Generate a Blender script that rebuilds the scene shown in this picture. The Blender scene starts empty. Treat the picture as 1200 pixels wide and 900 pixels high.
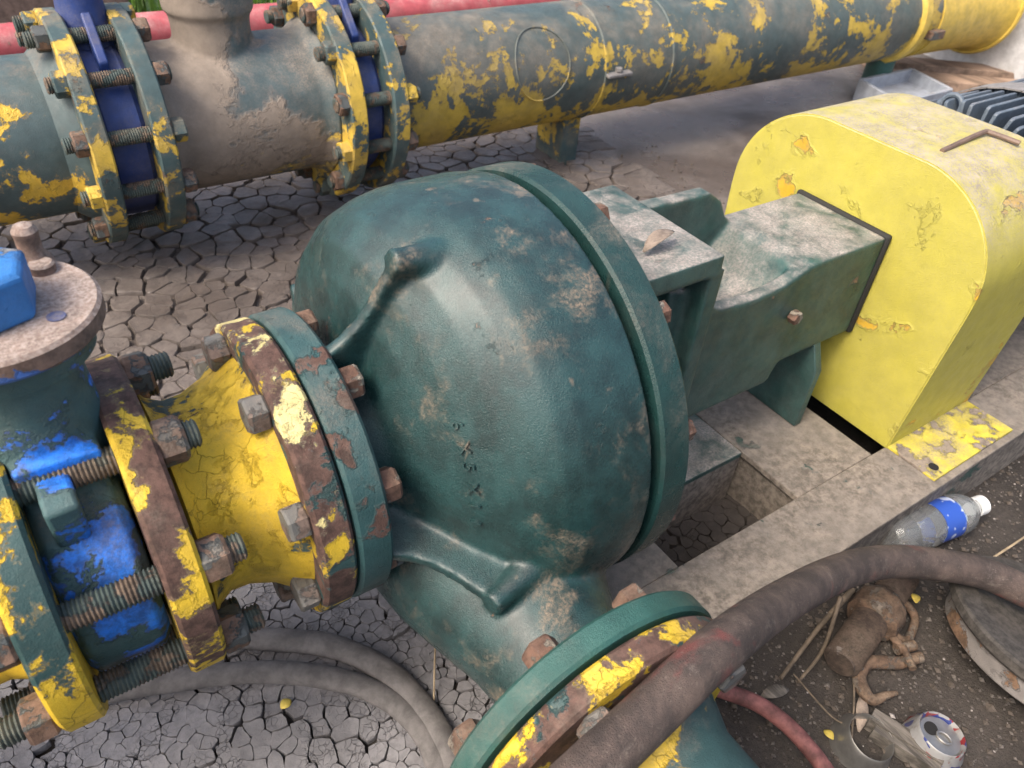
import bpy, math, random, bmesh
from mathutils import Vector, Matrix, noise as mnoise

random.seed(7)
scene = bpy.context.scene
col = scene.collection
R_ = math.radians

# ------------------------------------------------------------------ camera
F_PX = 921.0
CAM_ROWS = ((0.82423423, -0.30908784, 0.47444983),
            (-0.56116445, -0.55790187, 0.61142454),
            (0.07571256, -0.77020141, -0.63329092))
CAM = Vector((0.0, 0.0, 0.85))
RW = Matrix(CAM_ROWS)


def hit(px, py, axis, value):
    d = RW @ Vector((px - 600.0, py - 450.0, F_PX))
    t = (value - CAM[axis]) / d[axis]
    return CAM + d * t


def along(px, py, depth):
    return CAM + (RW @ Vector((px - 600.0, py - 450.0, F_PX))) * (depth / F_PX)


cd = bpy.data.cameras.new("camera")
cam = bpy.data.objects.new("camera", cd)
col.objects.link(cam)
right = RW @ Vector((1, 0, 0)); up = RW @ Vector((0, -1, 0)); back = RW @ Vector((0, 0, -1))
cam.matrix_world = Matrix(((right.x, up.x, back.x, CAM.x), (right.y, up.y, back.y, CAM.y),
                           (right.z, up.z, back.z, CAM.z), (0, 0, 0, 1)))
cd.sensor_width = 36.0
cd.lens = F_PX / 1200.0 * 36.0
cd.clip_start = 0.02
cd.clip_end = 500.0
cd.dof.use_dof = True
cd.dof.focus_distance = 0.82
cd.dof.aperture_fstop = 10.0
scene.camera = cam

# ------------------------------------------------------------------ light
SUN_EL, SUN_AZ = 52.0, -95.0      # azimuth measured from +Y (behind the machinery) towards +X
world = bpy.data.worlds.new("World")
scene.world = world
world.use_nodes = True
wn = world.node_tree
bg = wn.nodes["Background"]
sky = wn.nodes.new("ShaderNodeTexSky")
sky.sky_type = 'NISHITA'
sky.sun_disc = False
sky.sun_elevation = R_(SUN_EL)
sky.sun_rotation = R_(SUN_AZ)
sky.air_density = 1.0
sky.dust_density = 6.0
sky.ozone_density = 1.0
wn.links.new(sky.outputs[0], bg.inputs[0])
bg.inputs[1].default_value = 0.15
sd = bpy.data.lights.new("sun", 'SUN')
sd.energy = 1.25
sd.angle = R_(22)
sd.color = (1.0, 0.95, 0.88)
sun = bpy.data.objects.new("sun", sd)
col.objects.link(sun)
sv = Vector((math.sin(R_(SUN_AZ)) * math.cos(R_(SUN_EL)), math.cos(R_(SUN_AZ)) * math.cos(R_(SUN_EL)), math.sin(R_(SUN_EL))))
sun.rotation_euler = sv.to_track_quat('Z', 'Y').to_euler()
scene.view_settings.view_transform = 'Standard'
scene.view_settings.look = 'None'
scene.view_settings.gamma = 1.0
scene.view_settings.exposure = 0.95
scene.view_settings.use_white_balance = True      # the camera's own balance for open shade
scene.view_settings.white_balance_temperature = 6700
scene.view_settings.use_curve_mapping = False

# ------------------------------------------------------------------ object helpers
WORLD = {}


def place(o, parent, M):
    col.objects.link(o)
    if parent is not None:
        o.parent = parent
        o.matrix_parent_inverse = WORLD[parent.name].inverted()
    o.matrix_basis = M
    WORLD[o.name] = M.copy()


def thing(name, label, cat, base=(0, 0, 0), group=None):
    o = bpy.data.objects.new(name, None)
    o.empty_display_size = 0.05
    place(o, None, Matrix.Translation(Vector(base)))
    tag(o, label, cat, group)
    return o


def tag(o, label=None, cat=None, group=None, kind=None):
    if label: o["label"] = label
    if cat: o["category"] = cat
    if group: o["group"] = group
    if kind: o["kind"] = kind
    return o


def frame(axis):
    a = Vector(axis).normalized()
    h = Vector((0, 0, 1)) if abs(a.z) < 0.9 else Vector((0, 1, 0))
    u = h.cross(a).normalized()
    return a, u, a.cross(u).normalized()


class MB:
    def __init__(self):
        self.v, self.f = [], []

    def add(self, vs, fs):
        n = len(self.v)
        self.v += [Vector(p) for p in vs]
        self.f += [tuple(i + n for i in q) for q in fs]
        return self

    def box(self, x0, x1, y0, y1, z0, z1):
        return self.add([(x, y, z) for x in (x0, x1) for y in (y0, y1) for z in (z0, z1)],
                        [(0, 1, 3, 2), (4, 6, 7, 5), (0, 4, 5, 1), (2, 3, 7, 6), (0, 2, 6, 4), (1, 5, 7, 3)])

    def obox(self, c, u, v, w):
        c, u, v, w = Vector(c), Vector(u), Vector(v), Vector(w)
        vs = [c + u * a + v * b + w * d for a in (-1, 1) for b in (-1, 1) for d in (-1, 1)]
        fs = [(0, 1, 3, 2), (4, 6, 7, 5), (0, 4, 5, 1), (2, 3, 7, 6), (0, 2, 6, 4), (1, 5, 7, 3)]
        if u.cross(v).dot(w) < 0: fs = [q[::-1] for q in fs]
        return self.add(vs, fs)

    def lathe(self, prof, origin, axis, seg=48, closed=False, rot=0.0, rfun=None):
        """prof: (distance along axis, radius) ; closed joins last ring to first"""
        a, u, w = frame(axis)
        o = Vector(origin)
        vs, fs = [], []
        for (s, r) in prof:
            for k in range(seg):
                t = rot + 2 * math.pi * k / seg
                rr = r * (rfun(t) if rfun else 1.0)
                vs.append(o + a * s + (u * math.cos(t) + w * math.sin(t)) * rr)
        n = len(prof)
        for i in range(n if closed else n - 1):
            j = (i + 1) % n
            for k in range(seg):
                l = (k + 1) % seg
                fs.append((i * seg + k, i * seg + l, j * seg + l, j * seg + k))
        if not closed:
            fs.append(tuple(range(seg))[::-1])
            fs.append(tuple((n - 1) * seg + k for k in range(seg)))
        return self.add(vs, fs)

    def tube(self, pts, rad, seg=12, cap=True, flat=None):
        pts = [Vector(p) for p in pts]
        n = len(pts)
        vs, fs = [], []
        prev = None
        for i, p in enumerate(pts):
            t = (pts[min(i + 1, n - 1)] - pts[max(i - 1, 0)]).normalized()
            if prev is None:
                h = Vector((0, 0, 1)) if abs(t.z) < 0.95 else Vector((1, 0, 0))
                uu = h.cross(t).normalized()
            else:
                uu = (prev - t * prev.dot(t)).normalized()
            prev = uu
            ww = t.cross(uu)
            r = rad(i / (n - 1)) if callable(rad) else rad
            for k in range(seg):
                a = 2 * math.pi * k / seg
                vs.append(p + uu * math.cos(a) * r + ww * math.sin(a) * r * (flat or 1.0))
        for i in range(n - 1):
            for k in range(seg):
                l = (k + 1) % seg
                fs.append((i * seg + k, i * seg + l, (i + 1) * seg + l, (i + 1) * seg + k))
        if cap:
            fs.append(tuple(range(seg))[::-1])
            fs.append(tuple((n - 1) * seg + k for k in range(seg)))
        return self.add(vs, fs)

    def extrude(self, pts, vec):
        """closed polygon pts extruded by vec"""
        pts = [Vector(p) for p in pts]
        vec = Vector(vec)
        n = len(pts)
        nm = Vector((0, 0, 0))
        for i in range(n):
            nm += pts[i].cross(pts[(i + 1) % n])
        if nm.dot(vec) < 0: pts = pts[::-1]
        fs = [tuple(range(n))[::-1], tuple(range(n, 2 * n))]
        for i in range(n):
            j = (i + 1) % n
            fs.append((i, j, j + n, i + n))
        return self.add(pts + [p + vec for p in pts], fs)

    def mesh(self, name, smooth=35):
        me = bpy.data.meshes.new(name)
        me.from_pydata([tuple(p) for p in self.v], [], self.f)
        me.update()
        if smooth:
            me.polygons.foreach_set("use_smooth", [True] * len(me.polygons))
            me.set_sharp_from_angle(angle=R_(smooth))
        return me

    def build(self, name, mat, parent=None, smooth=35, bevel=None, M=None, segs=2):
        me = self.mesh(name, smooth)
        me.materials.append(mat)
        o = bpy.data.objects.new(name, me)
        place(o, parent, M or Matrix.Identity(4))
        if bevel:
            b = o.modifiers.new("bevel", 'BEVEL')
            b.width = bevel; b.segments = segs; b.limit_method = 'ANGLE'; b.angle_limit = R_(40)
        return o


def inst(me, name, parent, M):
    o = bpy.data.objects.new(name, me)
    place(o, parent, M)
    return o


def remeshed(mb, name, mat, parent, voxel=0.004, smooth_it=8):
    """one cast body: overlapping solids melted into one skin with soft fillets"""
    me = mb.mesh(name, 0)
    bm = bmesh.new(); bm.from_mesh(me)
    bmesh.ops.recalc_face_normals(bm, faces=bm.faces)
    bm.to_mesh(me); bm.free()
    me.materials.append(mat)
    o = bpy.data.objects.new(name, me)
    place(o, parent, Matrix.Identity(4))
    r = o.modifiers.new("remesh", 'REMESH'); r.mode = 'VOXEL'; r.voxel_size = voxel; r.use_smooth_shade = True
    s = o.modifiers.new("smooth", 'SMOOTH'); s.factor = 0.5; s.iterations = smooth_it
    return o


def catmull(pts, n=10):
    P = [Vector(p) for p in pts]
    P = [P[0] * 2 - P[1]] + P + [P[-1] * 2 - P[-2]]
    out = []
    for i in range(1, len(P) - 2):
        for k in range(n):
            t = k / n
            a, b, c, d = P[i - 1], P[i], P[i + 1], P[i + 2]
            out.append(0.5 * ((2 * b) + (c - a) * t + (2 * a - 5 * b + 4 * c - d) * t * t + (3 * b - a - 3 * c + d) * t ** 3))
    out.append(P[-2])
    return out


# ------------------------------------------------------------------ material helpers
class G:
    def __init__(self, name):
        self.m = bpy.data.materials.new(name)
        self.m.use_nodes = True
        self.t = self.m.node_tree
        self.t.nodes.clear()
        self.out = self.n("ShaderNodeOutputMaterial")
        self.geo = self.n("ShaderNodeNewGeometry")
        self.pos = self.geo.outputs["Position"]

    def n(self, kind, **kw):
        nd = self.t.nodes.new(kind)
        for k, v in kw.items(): setattr(nd, k, v)
        return nd

    def set(self, sock, v):
        if hasattr(v, "node"): self.t.links.new(v, sock)
        elif isinstance(v, (tuple, list)) and len(v) == 3 and sock.type == 'RGBA': sock.default_value = (*v, 1)
        else: sock.default_value = v

    def off(self, seed, stretch=(1, 1, 1)):
        mp = self.n("ShaderNodeMapping")
        self.set(mp.inputs[0], self.pos)
        rnd = random.Random(seed)
        mp.inputs["Location"].default_value = [rnd.uniform(-40, 40) for _ in range(3)]
        mp.inputs["Scale"].default_value = stretch
        return mp.outputs[0]

    def noise(self, scale, detail=5, rough=0.55, dist=0.0, seed=0, stretch=(1, 1, 1)):
        nd = self.n("ShaderNodeTexNoise")
        self.set(nd.inputs["Vector"], self.off(seed, stretch))
        nd.inputs["Scale"].default_value = scale
        nd.inputs["Detail"].default_value = detail
        nd.inputs["Roughness"].default_value = rough
        nd.inputs["Distortion"].default_value = dist
        return nd.outputs["Fac"]

    def vor(self, scale, seed=0, feature='F1', rand=1.0, warp=0.0):
        nd = self.n("ShaderNodeTexVoronoi", feature=feature)
        v = self.off(seed)
        if warp:
            nz = self.n("ShaderNodeTexNoise")
            self.set(nz.inputs["Vector"], self.off(seed + 1))
            nz.inputs["Scale"].default_value = scale * 0.8; nz.inputs["Detail"].default_value = 4
            vm = self.n("ShaderNodeVectorMath", operation='MULTIPLY_ADD')
            self.set(vm.inputs[0], nz.outputs["Color"]); vm.inputs[1].default_value = (warp / scale,) * 3; self.set(vm.inputs[2], v)
            v = vm.outputs[0]
        self.set(nd.inputs["Vector"], v)
        nd.inputs["Scale"].default_value = scale
        nd.inputs["Randomness"].default_value = rand
        return nd.outputs["Distance"]

    def math(self, op, a, b=0.0, clamp=False):
        nd = self.n("ShaderNodeMath", operation=op, use_clamp=clamp)
        self.set(nd.inputs[0], a); self.set(nd.inputs[1], b)
        return nd.outputs[0]

    def step(self, v, lo, hi, a=0.0, b=1.0):
        nd = self.n("ShaderNodeMapRange", interpolation_type='SMOOTHSTEP')
        self.set(nd.inputs[0], v)
        nd.inputs[1].default_value = lo; nd.inputs[2].default_value = hi
        nd.inputs[3].default_value = a; nd.inputs[4].default_value = b
        return nd.outputs[0]

    def mix(self, fac, a, b):
        nd = self.n("ShaderNodeMix", data_type='RGBA')
        self.set(nd.inputs["Factor"], fac)
        self.set(nd.inputs[6], a); self.set(nd.inputs[7], b)
        return nd.outputs[2]

    def fmix(self, fac, a, b):
        nd = self.n("ShaderNodeMix", data_type='FLOAT')
        self.set(nd.inputs["Factor"], fac)
        self.set(nd.inputs[2], a); self.set(nd.inputs[3], b)
        return nd.outputs[0]

    def dot(self, vec):
        nd = self.n("ShaderNodeVectorMath", operation='DOT_PRODUCT')
        self.set(nd.inputs[0], self.pos); nd.inputs[1].default_value = vec
        return nd.outputs["Value"]

    def upness(self):
        s = self.n("ShaderNodeSeparateXYZ")
        self.set(s.inputs[0], self.geo.outputs["Normal"])
        return s.outputs[2]

    def vary(self, c, amt, scale, seed):
        f = self.noise(scale, 6, 0.65, 0, seed)
        d = tuple(x * (1 - amt) for x in c); l = tuple(min(1, x * (1 + amt)) for x in c)
        return self.mix(self.step(f, 0.3, 0.7), d, l)

    def bsdf(self, color, rough=0.6, metal=0.0, height=None, dist=0.001, strength=1.0, spec=0.5, **kw):
        b = self.n("ShaderNodeBsdfPrincipled")
        self.set(b.inputs["Base Color"], color)
        self.set(b.inputs["Roughness"], rough)
        self.set(b.inputs["Metallic"], metal)
        self.set(b.inputs["Specular IOR Level"], spec)
        for k, v in kw.items(): self.set(b.inputs[k], v)
        if height is not None:
            bp = self.n("ShaderNodeBump")
            bp.inputs["Distance"].default_value = dist
            bp.inputs["Strength"].default_value = strength
            self.set(bp.inputs["Height"], height)
            self.set(b.inputs["Normal"], bp.outputs[0])
        self.t.links.new(b.outputs[0], self.out.inputs[0])
        return self.m


def painted(name, base, layers, dust=0.3, dust_col=(0.25, 0.205, 0.165), dust_all=0.0, seed=1, grain=0.25, scratch=0.0,
            base_rough=0.85, bump=0.0019, dust_scale=14, dust_thr=0.5, speck=0.65, coat=0.0, up=(-0.1, 0.95), dw=(-0.06, 0.22)):
    """metal with worn coats. base: colour under all paint. layers from the bottom: dict(c, cov 0..1, s scale, r roughness, g gradient (x,y,z,offset))"""
    g = G(name)
    c = g.mix(g.step(g.noise(90, 8, 0.7, 0, seed), 0.35, 0.65), tuple(x * 0.55 for x in base), tuple(min(1, x * 1.5) for x in base))
    rough = base_rough
    hgt = g.math('MULTIPLY', g.noise(420, 6, 0.7, 0, seed + 5), 0.35)
    for i, L in enumerate(layers):
        s = L.get('s', 20)
        nz = g.noise(s, 9, L.get('rg', 0.6), L.get('d', 0.35), seed * 13 + i * 7)
        nz = g.math('ADD', nz, g.math('MULTIPLY', g.math('SUBTRACT', g.noise(s * 5, 6, 0.7, 0, seed * 17 + i * 5), 0.5), L.get('f', 0.22)))
        thr = 0.5 + (0.5 - L['cov']) * 0.55
        if 'g' in L:
            gx = L['g']
            nz = g.math('ADD', nz, g.math('ADD', g.dot(gx[:3]), gx[3]))
        e = L.get('e', 0.006)
        m = g.step(nz, thr - e, thr + e)
        lc = g.vary(L['c'], L.get('v', 0.18), 30, seed + 31 + i)
        lc = g.mix(g.step(g.noise(230, 5, 0.6, 0, seed + 77 + i), 0.62, 0.75, 0, 0.35), lc, tuple(x * 0.5 for x in L['c']))
        c = g.mix(g.step(nz, thr - e - 0.022, thr - e), c, g.mix(0.5, c, tuple(0.10 + 0.25 * x for x in L['c'])))
        c = g.mix(m, c, lc)
        rough = g.fmix(m, rough, g.fmix(g.step(g.noise(60, 5, 0.6, 0, seed + 51 + i), 0.3, 0.7), L.get('r', 0.45) * 0.8, L.get('r', 0.45) * 1.3))
        # paint film thickness, with a lip lifting at torn edges
        lip = g.math('MULTIPLY', g.math('SUBTRACT', g.step(nz, thr - e, thr + e), g.step(nz, thr + e, thr + 0.045)), 0.5)
        hgt = g.math('ADD', hgt, g.math('ADD', g.math('MULTIPLY', m, 0.8), lip))
        # fine flake cracks
        if L.get('crk', 0):
            ck = g.step(g.vor(L.get('cs', s * 3.2), seed + 91 + i, 'DISTANCE_TO_EDGE', 1.0, 1.6), 0.0, 0.03, 1, 0)
            ck = g.math('MULTIPLY', g.math('MULTIPLY', ck, m), g.step(g.noise(13, 4, 0.6, 0, seed + 15), 0.50, 0.60, 0, L['crk']))
            c = g.mix(ck, c, tuple(x * 0.25 for x in L['c']))
            hgt = g.math('SUBTRACT', hgt, ck)
    if scratch:
        sc = g.noise(40, 3, 0.4, 0, seed + 3, (1, 1, 0.06))
        c = g.mix(g.step(sc, 0.69, 0.73, 0, scratch), c, dust_col)
    # settled and rubbed-in dust
    dn = g.noise(dust_scale, 9, 0.66, 0.3, seed + 21)
    dm = g.step(dn, dust_thr + dw[0], dust_thr + dw[1])
    sp = g.step(g.noise(330, 4, 0.7, 0, seed + 22), 0.38, 0.62)
    dm = g.math('MULTIPLY', dm, g.math('ADD', 1 - speck, g.math('MULTIPLY', sp, speck)))
    upf = g.step(g.upness(), up[0], up[1], dust_all, 1.0)
    dm = g.math('MULTIPLY', g.math('MULTIPLY', dm, upf), dust)
    c = g.mix(dm, c, g.vary(dust_col, 0.25, 45, seed + 23))
    rough = g.fmix(dm, rough, 0.92)
    hgt = g.math('ADD', hgt, g.math('MULTIPLY', g.noise(700, 4, 0.7, 0, seed + 25), grain))
    return g.bsdf(c, rough, 0.0, hgt, bump, 0.9, **({'Coat Weight': coat, 'Coat Roughness': 0.36} if coat else {}))


YEL = (0.70, 0.47, 0.035); PALEY = (0.70, 0.60, 0.27); TEAL = (0.028, 0.072, 0.072); GREEN = (0.013, 0.045, 0.045)
RUST = (0.088, 0.048, 0.037); GREY = (0.16, 0.165, 0.17); BLUE = (0.012, 0.16, 0.62); DBLUE = (0.02, 0.05, 0.20)
DUST = (0.27, 0.225, 0.185)

M = {}
M['pump'] = painted('pump_paint', (0.17, 0.10, 0.06), [dict(c=GREEN, cov=0.88, s=24, r=0.26, v=0.4, e=0.012, f=0.35)], dust=0.85, dust_all=0.75, seed=3, grain=0.8,
                    scratch=0.45, dust_scale=13, dust_thr=0.55, dw=(-0.02, 0.12), dust_col=(0.27, 0.205, 0.145), bump=0.0011, speck=0.8, coat=0.5)
M['pump_flange'] = painted('pump_flange_paint', RUST, [dict(c=(0.03, 0.085, 0.088), cov=0.66, s=30, r=0.4)], dust=0.5, dust_all=0.3, seed=4, grain=0.5)
M['pump_ring'] = painted('pump_ring_paint', (0.22, 0.11, 0.06), [dict(c=(0.012, 0.044, 0.042), cov=0.9, s=14, r=0.28)], dust=0.6, dust_all=0.2, seed=5, grain=0.4, scratch=0.3)
M['bracket'] = painted('bracket_paint', (0.2, 0.13, 0.08), [dict(c=(0.022, 0.072, 0.066), cov=0.86, s=24, r=0.36, v=0.3)], dust=1.0, dust_all=0.10, seed=6, grain=0.5,
                       dust_scale=18, dust_thr=0.36, dust_col=(0.36, 0.32, 0.29), speck=0.5, up=(0.4, 0.98))
M['discharge'] = painted('discharge_flange_paint', RUST, [dict(c=(0.025, 0.09, 0.078), cov=0.9, s=18, r=0.4)], dust=0.5, dust_all=0.2, seed=8, grain=0.4)
M['spool'] = painted('spool_paint', RUST, [dict(c=TEAL, cov=0.62, s=20, r=0.55), dict(c=YEL, cov=0.66, s=17, r=0.5, crk=0.5, g=(0, 0, -0.45, 0.15))],
                     dust=0.75, dust_all=0.45, seed=9, dust_col=(0.22, 0.165, 0.10), dust_scale=24, dust_thr=0.5, grain=0.6, bump=0.0026)
M['spool_rim'] = painted('spool_rim_paint', RUST, [dict(c=TEAL, cov=0.2, s=26, r=0.55), dict(c=YEL, cov=0.50, s=15, r=0.5, crk=0.6, g=(0, 0, -0.75, 0.235))],
                         dust=0.5, dust_all=0.1, seed=10)
M['spool_rim_pale'] = painted('weathered_rim_paint', RUST, [dict(c=TEAL, cov=0.35, s=26, r=0.55), dict(c=YEL, cov=0.46, s=18, r=0.5, crk=0.6, g=(0, 0, -0.5, 0.16)),
                              dict(c=PALEY, cov=0.3, s=18, r=0.7, crk=0.8, g=(0, 0, 1.2, -0.47))], dust=0.45, dust_all=0.1, seed=11)
M['left_rim'] = painted('left_flange_paint', RUST, [dict(c=TEAL, cov=0.85, s=22, r=0.55), dict(c=YEL, cov=0.68, s=15, r=0.5, crk=0.6, g=(0, 0, -0.75, 0.19))],
                        dust=0.4, dust_all=0.1, seed=12)
M['valve'] = painted('valve_paint', BLUE, [dict(c=(0.05, 0.11, 0.115), cov=0.54, s=14, r=0.5, e=0.004)], dust=0.5, dust_all=0.25, seed=14, base_rough=0.5)
M['valve_nut'] = painted('valve_nut_paint', GREY, [dict(c=(0.03, 0.19, 0.52), cov=0.8, s=22, r=0.45)], dust=0.7, dust_all=0.3, seed=15)
M['valve_plate'] = painted('valve_plate_metal', (0.16, 0.10, 0.075), [dict(c=(0.04, 0.15, 0.5), cov=0.35, s=30, r=0.5, g=(0, 0, -14, 7.40))],
                           dust=1.0, dust_all=0.1, seed=16, dust_col=(0.40, 0.33, 0.29), dust_thr=0.3)
M['stud'] = painted('stud_metal', (0.13, 0.095, 0.07), [dict(c=(0.06, 0.085, 0.08), cov=0.55, s=40, r=0.6)], dust=0.6, dust_all=0.5, seed=17, dust_col=(0.24, 0.2, 0.14))
M['nut'] = painted('nut_metal', (0.14, 0.085, 0.06), [dict(c=(0.08, 0.09, 0.09), cov=0.45, s=45, r=0.6)], dust=0.7, dust_all=0.3, seed=18, dust_col=(0.32, 0.26, 0.2))
M['grey_nut'] = painted('grey_nut_metal', (0.14, 0.1, 0.08), [dict(c=(0.15, 0.15, 0.14), cov=0.52, s=50, r=0.6)], dust=0.8, dust_all=0.3, seed=19)
M['rust_nut'] = painted('rusty_nut_metal', (0.11, 0.06, 0.042), [dict(c=(0.24, 0.21, 0.17), cov=0.38, s=60, r=0.6)], dust=0.8, dust_all=0.3, seed=20, dust_col=(0.25, 0.205, 0.15))
M['back_pipe'] = painted('back_pipe_paint', RUST, [dict(c=(0.065, 0.095, 0.095), cov=0.88, s=12, r=0.42), dict(c=(0.56, 0.39, 0.055), cov=0.53, s=8, f=0.34, rg=0.66, r=0.45, g=(0, 0, -0.55, 0.105), crk=0.3)],
                         dust=0.9, dust_all=0.5, seed=22, dust_col=(0.25, 0.21, 0.165), dust_scale=5, dust_thr=0.44, speck=0.4)
M['back_pipe_left'] = painted('back_pipe_left_paint', RUST, [dict(c=(0.06, 0.095, 0.10), cov=0.92, s=12, r=0.45), dict(c=(0.66, 0.43, 0.05), cov=0.40, s=8, r=0.5, e=0.004, crk=0.4, g=(0, 0, -0.6, 0.12))],
                              dust=0.7, dust_all=0.3, seed=23)
M['tee'] = painted('tee_paint', (0.6, 0.42, 0.05), [dict(c=(0.055, 0.095, 0.105), cov=0.60, s=7, r=0.42, e=0.004, g=(0, 0, 1.3, -0.235)), dict(c=(0.26, 0.215, 0.175), cov=0.55, s=6, r=0.85, e=0.03, g=(-0.9, 0, -0.2, 0.45))],
                   dust=0.9, dust_all=0.7, seed=24, dust_col=(0.30, 0.25, 0.205), dust_scale=5, dust_thr=0.46)
M['back_rim'] = painted('back_rim_paint', RUST, [dict(c=(0.05, 0.09, 0.095), cov=0.8, s=14, r=0.5), dict(c=(0.60, 0.41, 0.06), cov=0.44, s=14, r=0.5, crk=0.4, rg=0.64)],
                        dust=0.9, dust_all=0.6, seed=25, dust_col=(0.27, 0.21, 0.14), dust_scale=16, dust_thr=0.47)
M['wafer'] = painted('blue_wafer_paint', RUST, [dict(c=DBLUE, cov=0.95, s=10, r=0.4)], dust=0.75, dust_all=0.5, seed=26, dust_scale=12, dust_thr=0.42, dust_col=(0.2, 0.18, 0.18))
M['end_yellow'] = painted('end_yellow_paint', TEAL, [dict(c=(0.6, 0.43, 0.08), cov=0.85, s=9, r=0.4)], dust=0.4, dust_all=0.1, seed=27)
M['guard'] = painted('guard_paint', (0.20, 0.155, 0.13), [dict(c=(0.62, 0.38, 0.02), cov=0.8, s=16, r=0.5), dict(c=(0.49, 0.435, 0.07), cov=0.75, s=11, r=0.38, e=0.004, f=0.12, rg=0.55, v=0.08)],
                     dust=1.0, dust_all=0.10, seed=29, dust_col=(0.36, 0.315, 0.285), dust_scale=13, dust_thr=0.36, grain=0.5, bump=0.0018, up=(0.2, 0.95))
M['guard_tab'] = painted('guard_foot_paint', (0.22, 0.18, 0.15), [dict(c=(0.62, 0.52, 0.06), cov=0.6, s=30, r=0.5)], dust=0.9, dust_all=0.2, seed=30, dust_col=(0.3, 0.25, 0.19), dust_thr=0.42)
M['skid'] = painted('skid_paint', (0.2, 0.17, 0.14), [dict(c=(0.03, 0.085, 0.07), cov=0.30, s=9, r=0.5, rg=0.6)], dust=0.98, dust_all=0.2, seed=31,
                    dust_col=(0.21, 0.185, 0.16), dust_scale=9, dust_thr=0.40, speck=0.35)
M['motor'] = painted('motor_paint', (0.12, 0.12, 0.12), [dict(c=(0.10, 0.13, 0.165), cov=0.95, s=20, r=0.4)], dust=0.5, dust_all=0.1, seed=32, dust_col=(0.33, 0.31, 0.3))
M['red_pipe'] = painted('red_pipe_paint', (0.3, 0.2, 0.15), [dict(c=(0.42, 0.085, 0.10), cov=0.8, s=20, r=0.55)], dust=0.9, dust_all=0.2, seed=33, dust_col=(0.5, 0.35, 0.33))
M['grey_tray'] = painted('grey_tray_paint', (0.2, 0.15, 0.12), [dict(c=(0.30, 0.33, 0.38), cov=0.95, s=20, r=0.45)], dust=0.5, dust_all=0.1, seed=34)
M['rust_iron'] = painted('rusty_iron', (0.055, 0.038, 0.029), [dict(c=(0.22, 0.19, 0.17), cov=0.22, s=26, r=0.6)], dust=0.7, dust_all=0.4, seed=35, dust_col=(0.19, 0.15, 0.115))
M['tan_iron'] = painted('dusty_hook_iron', (0.10, 0.062, 0.04), [dict(c=(0.16, 0.135, 0.11), cov=0.4, s=60, r=0.4)], dust=0.8, dust_all=0.25, seed=36, dust_col=(0.24, 0.175, 0.12), dust_thr=0.46, dust_scale=40)
M['hub_iron'] = painted('hub_iron', (0.15, 0.09, 0.055), [dict(c=(0.2, 0.185, 0.175), cov=0.55, s=22, r=0.5)], dust=0.5, dust_all=0.2, seed=37)
M['hub_dark'] = painted('hub_rubber', (0.05, 0.045, 0.04), [], dust=0.5, dust_all=0.2, seed=38, dust_col=(0.13, 0.11, 0.09))
M['white_tank'] = painted('white_tank_paint', (0.3, 0.27, 0.24), [dict(c=(0.62, 0.63, 0.64), cov=0.97, s=6, r=0.4)], dust=0.5, dust_all=0.4, seed=39, dust_scale=5, dust_thr=0.5)

M['discharge_pipe'] = painted('discharge_pipe_paint', RUST, [dict(c=TEAL, cov=0.9, s=16, r=0.5), dict(c=YEL, cov=0.36, s=15, r=0.5, crk=0.4)], dust=0.5, dust_all=0.2, seed=41)
g = G('dark_gap'); M['black'] = g.bsdf((0.012, 0.012, 0.012), 0.9)
g = G('gasket_rubber'); M['gasket'] = g.bsdf((0.02, 0.02, 0.018), 0.8)


def mud_mat(name, c1, c2, rlo, rhi, seed, fine=0.5):
    g = G(name)
    big = g.noise(5, 5, 0.6, 0.4, seed)
    c = g.mix(g.step(big, 0.35, 0.65), c1, c2)
    c = g.mix(g.step(g.noise(120, 6, 0.7, 0, seed + 1), 0.35, 0.7, 0, 0.45), c, tuple(x * 0.6 for x in c1))
    c = g.mix(g.step(g.noise(420, 3, 0.6, 0, seed + 2), 0.70, 0.78, 0, 0.5), c, (0.35, 0.32, 0.3))
    h = g.math('ADD', g.math('MULTIPLY', g.noise(60, 6, 0.6, 0, seed + 3), 1.0), g.math('MULTIPLY', g.noise(500, 5, 0.7, 0, seed + 4), fine))
    # hairline crazing
    ck = g.math('MULTIPLY', g.step(g.vor(120, seed + 6, 'DISTANCE_TO_EDGE', 1.0, 1.2), 0.0, 0.05, 1, 0), g.step(g.noise(20, 3, 0.5, 0, seed + 7), 0.45, 0.6))
    c = g.mix(g.math('MULTIPLY', ck, 0.5), c, (0.02, 0.018, 0.017))
    h = g.math('SUBTRACT', h, g.math('MULTIPLY', ck, 0.8))
    r = g.fmix(g.step(g.noise(9, 5, 0.6, 0, seed + 5), 0.35, 0.65), rlo, rhi)
    return g.bsdf(c, r, 0, h, 0.002, 0.8)


M['mud'] = mud_mat('cracked_mud', (0.18, 0.174, 0.178), (0.28, 0.27, 0.275), 0.5, 0.75, 50)
M['mud_brown'] = mud_mat('brown_cracked_mud', (0.10, 0.082, 0.072), (0.175, 0.15, 0.135), 0.34, 0.65, 52)
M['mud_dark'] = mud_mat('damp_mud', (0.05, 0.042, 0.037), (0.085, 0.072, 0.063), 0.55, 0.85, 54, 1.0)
g = G('ground_soil')
fx = g.dot((1, 0, 0)); fy = g.dot((0, 1, 0))
cd_ = g.mix(g.step(g.noise(7, 6, 0.65, 0.4, 60), 0.35, 0.65), (0.032, 0.027, 0.023), (0.075, 0.063, 0.054))
cd_ = g.mix(g.step(g.noise(160, 6, 0.75, 0, 61), 0.4, 0.7, 0, 0.7), cd_, (0.03, 0.026, 0.023))
cd_ = g.mix(g.step(g.noise(260, 3, 0.6, 0, 62), 0.68, 0.74, 0, 0.7), cd_, (0.26, 0.24, 0.22))
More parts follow.
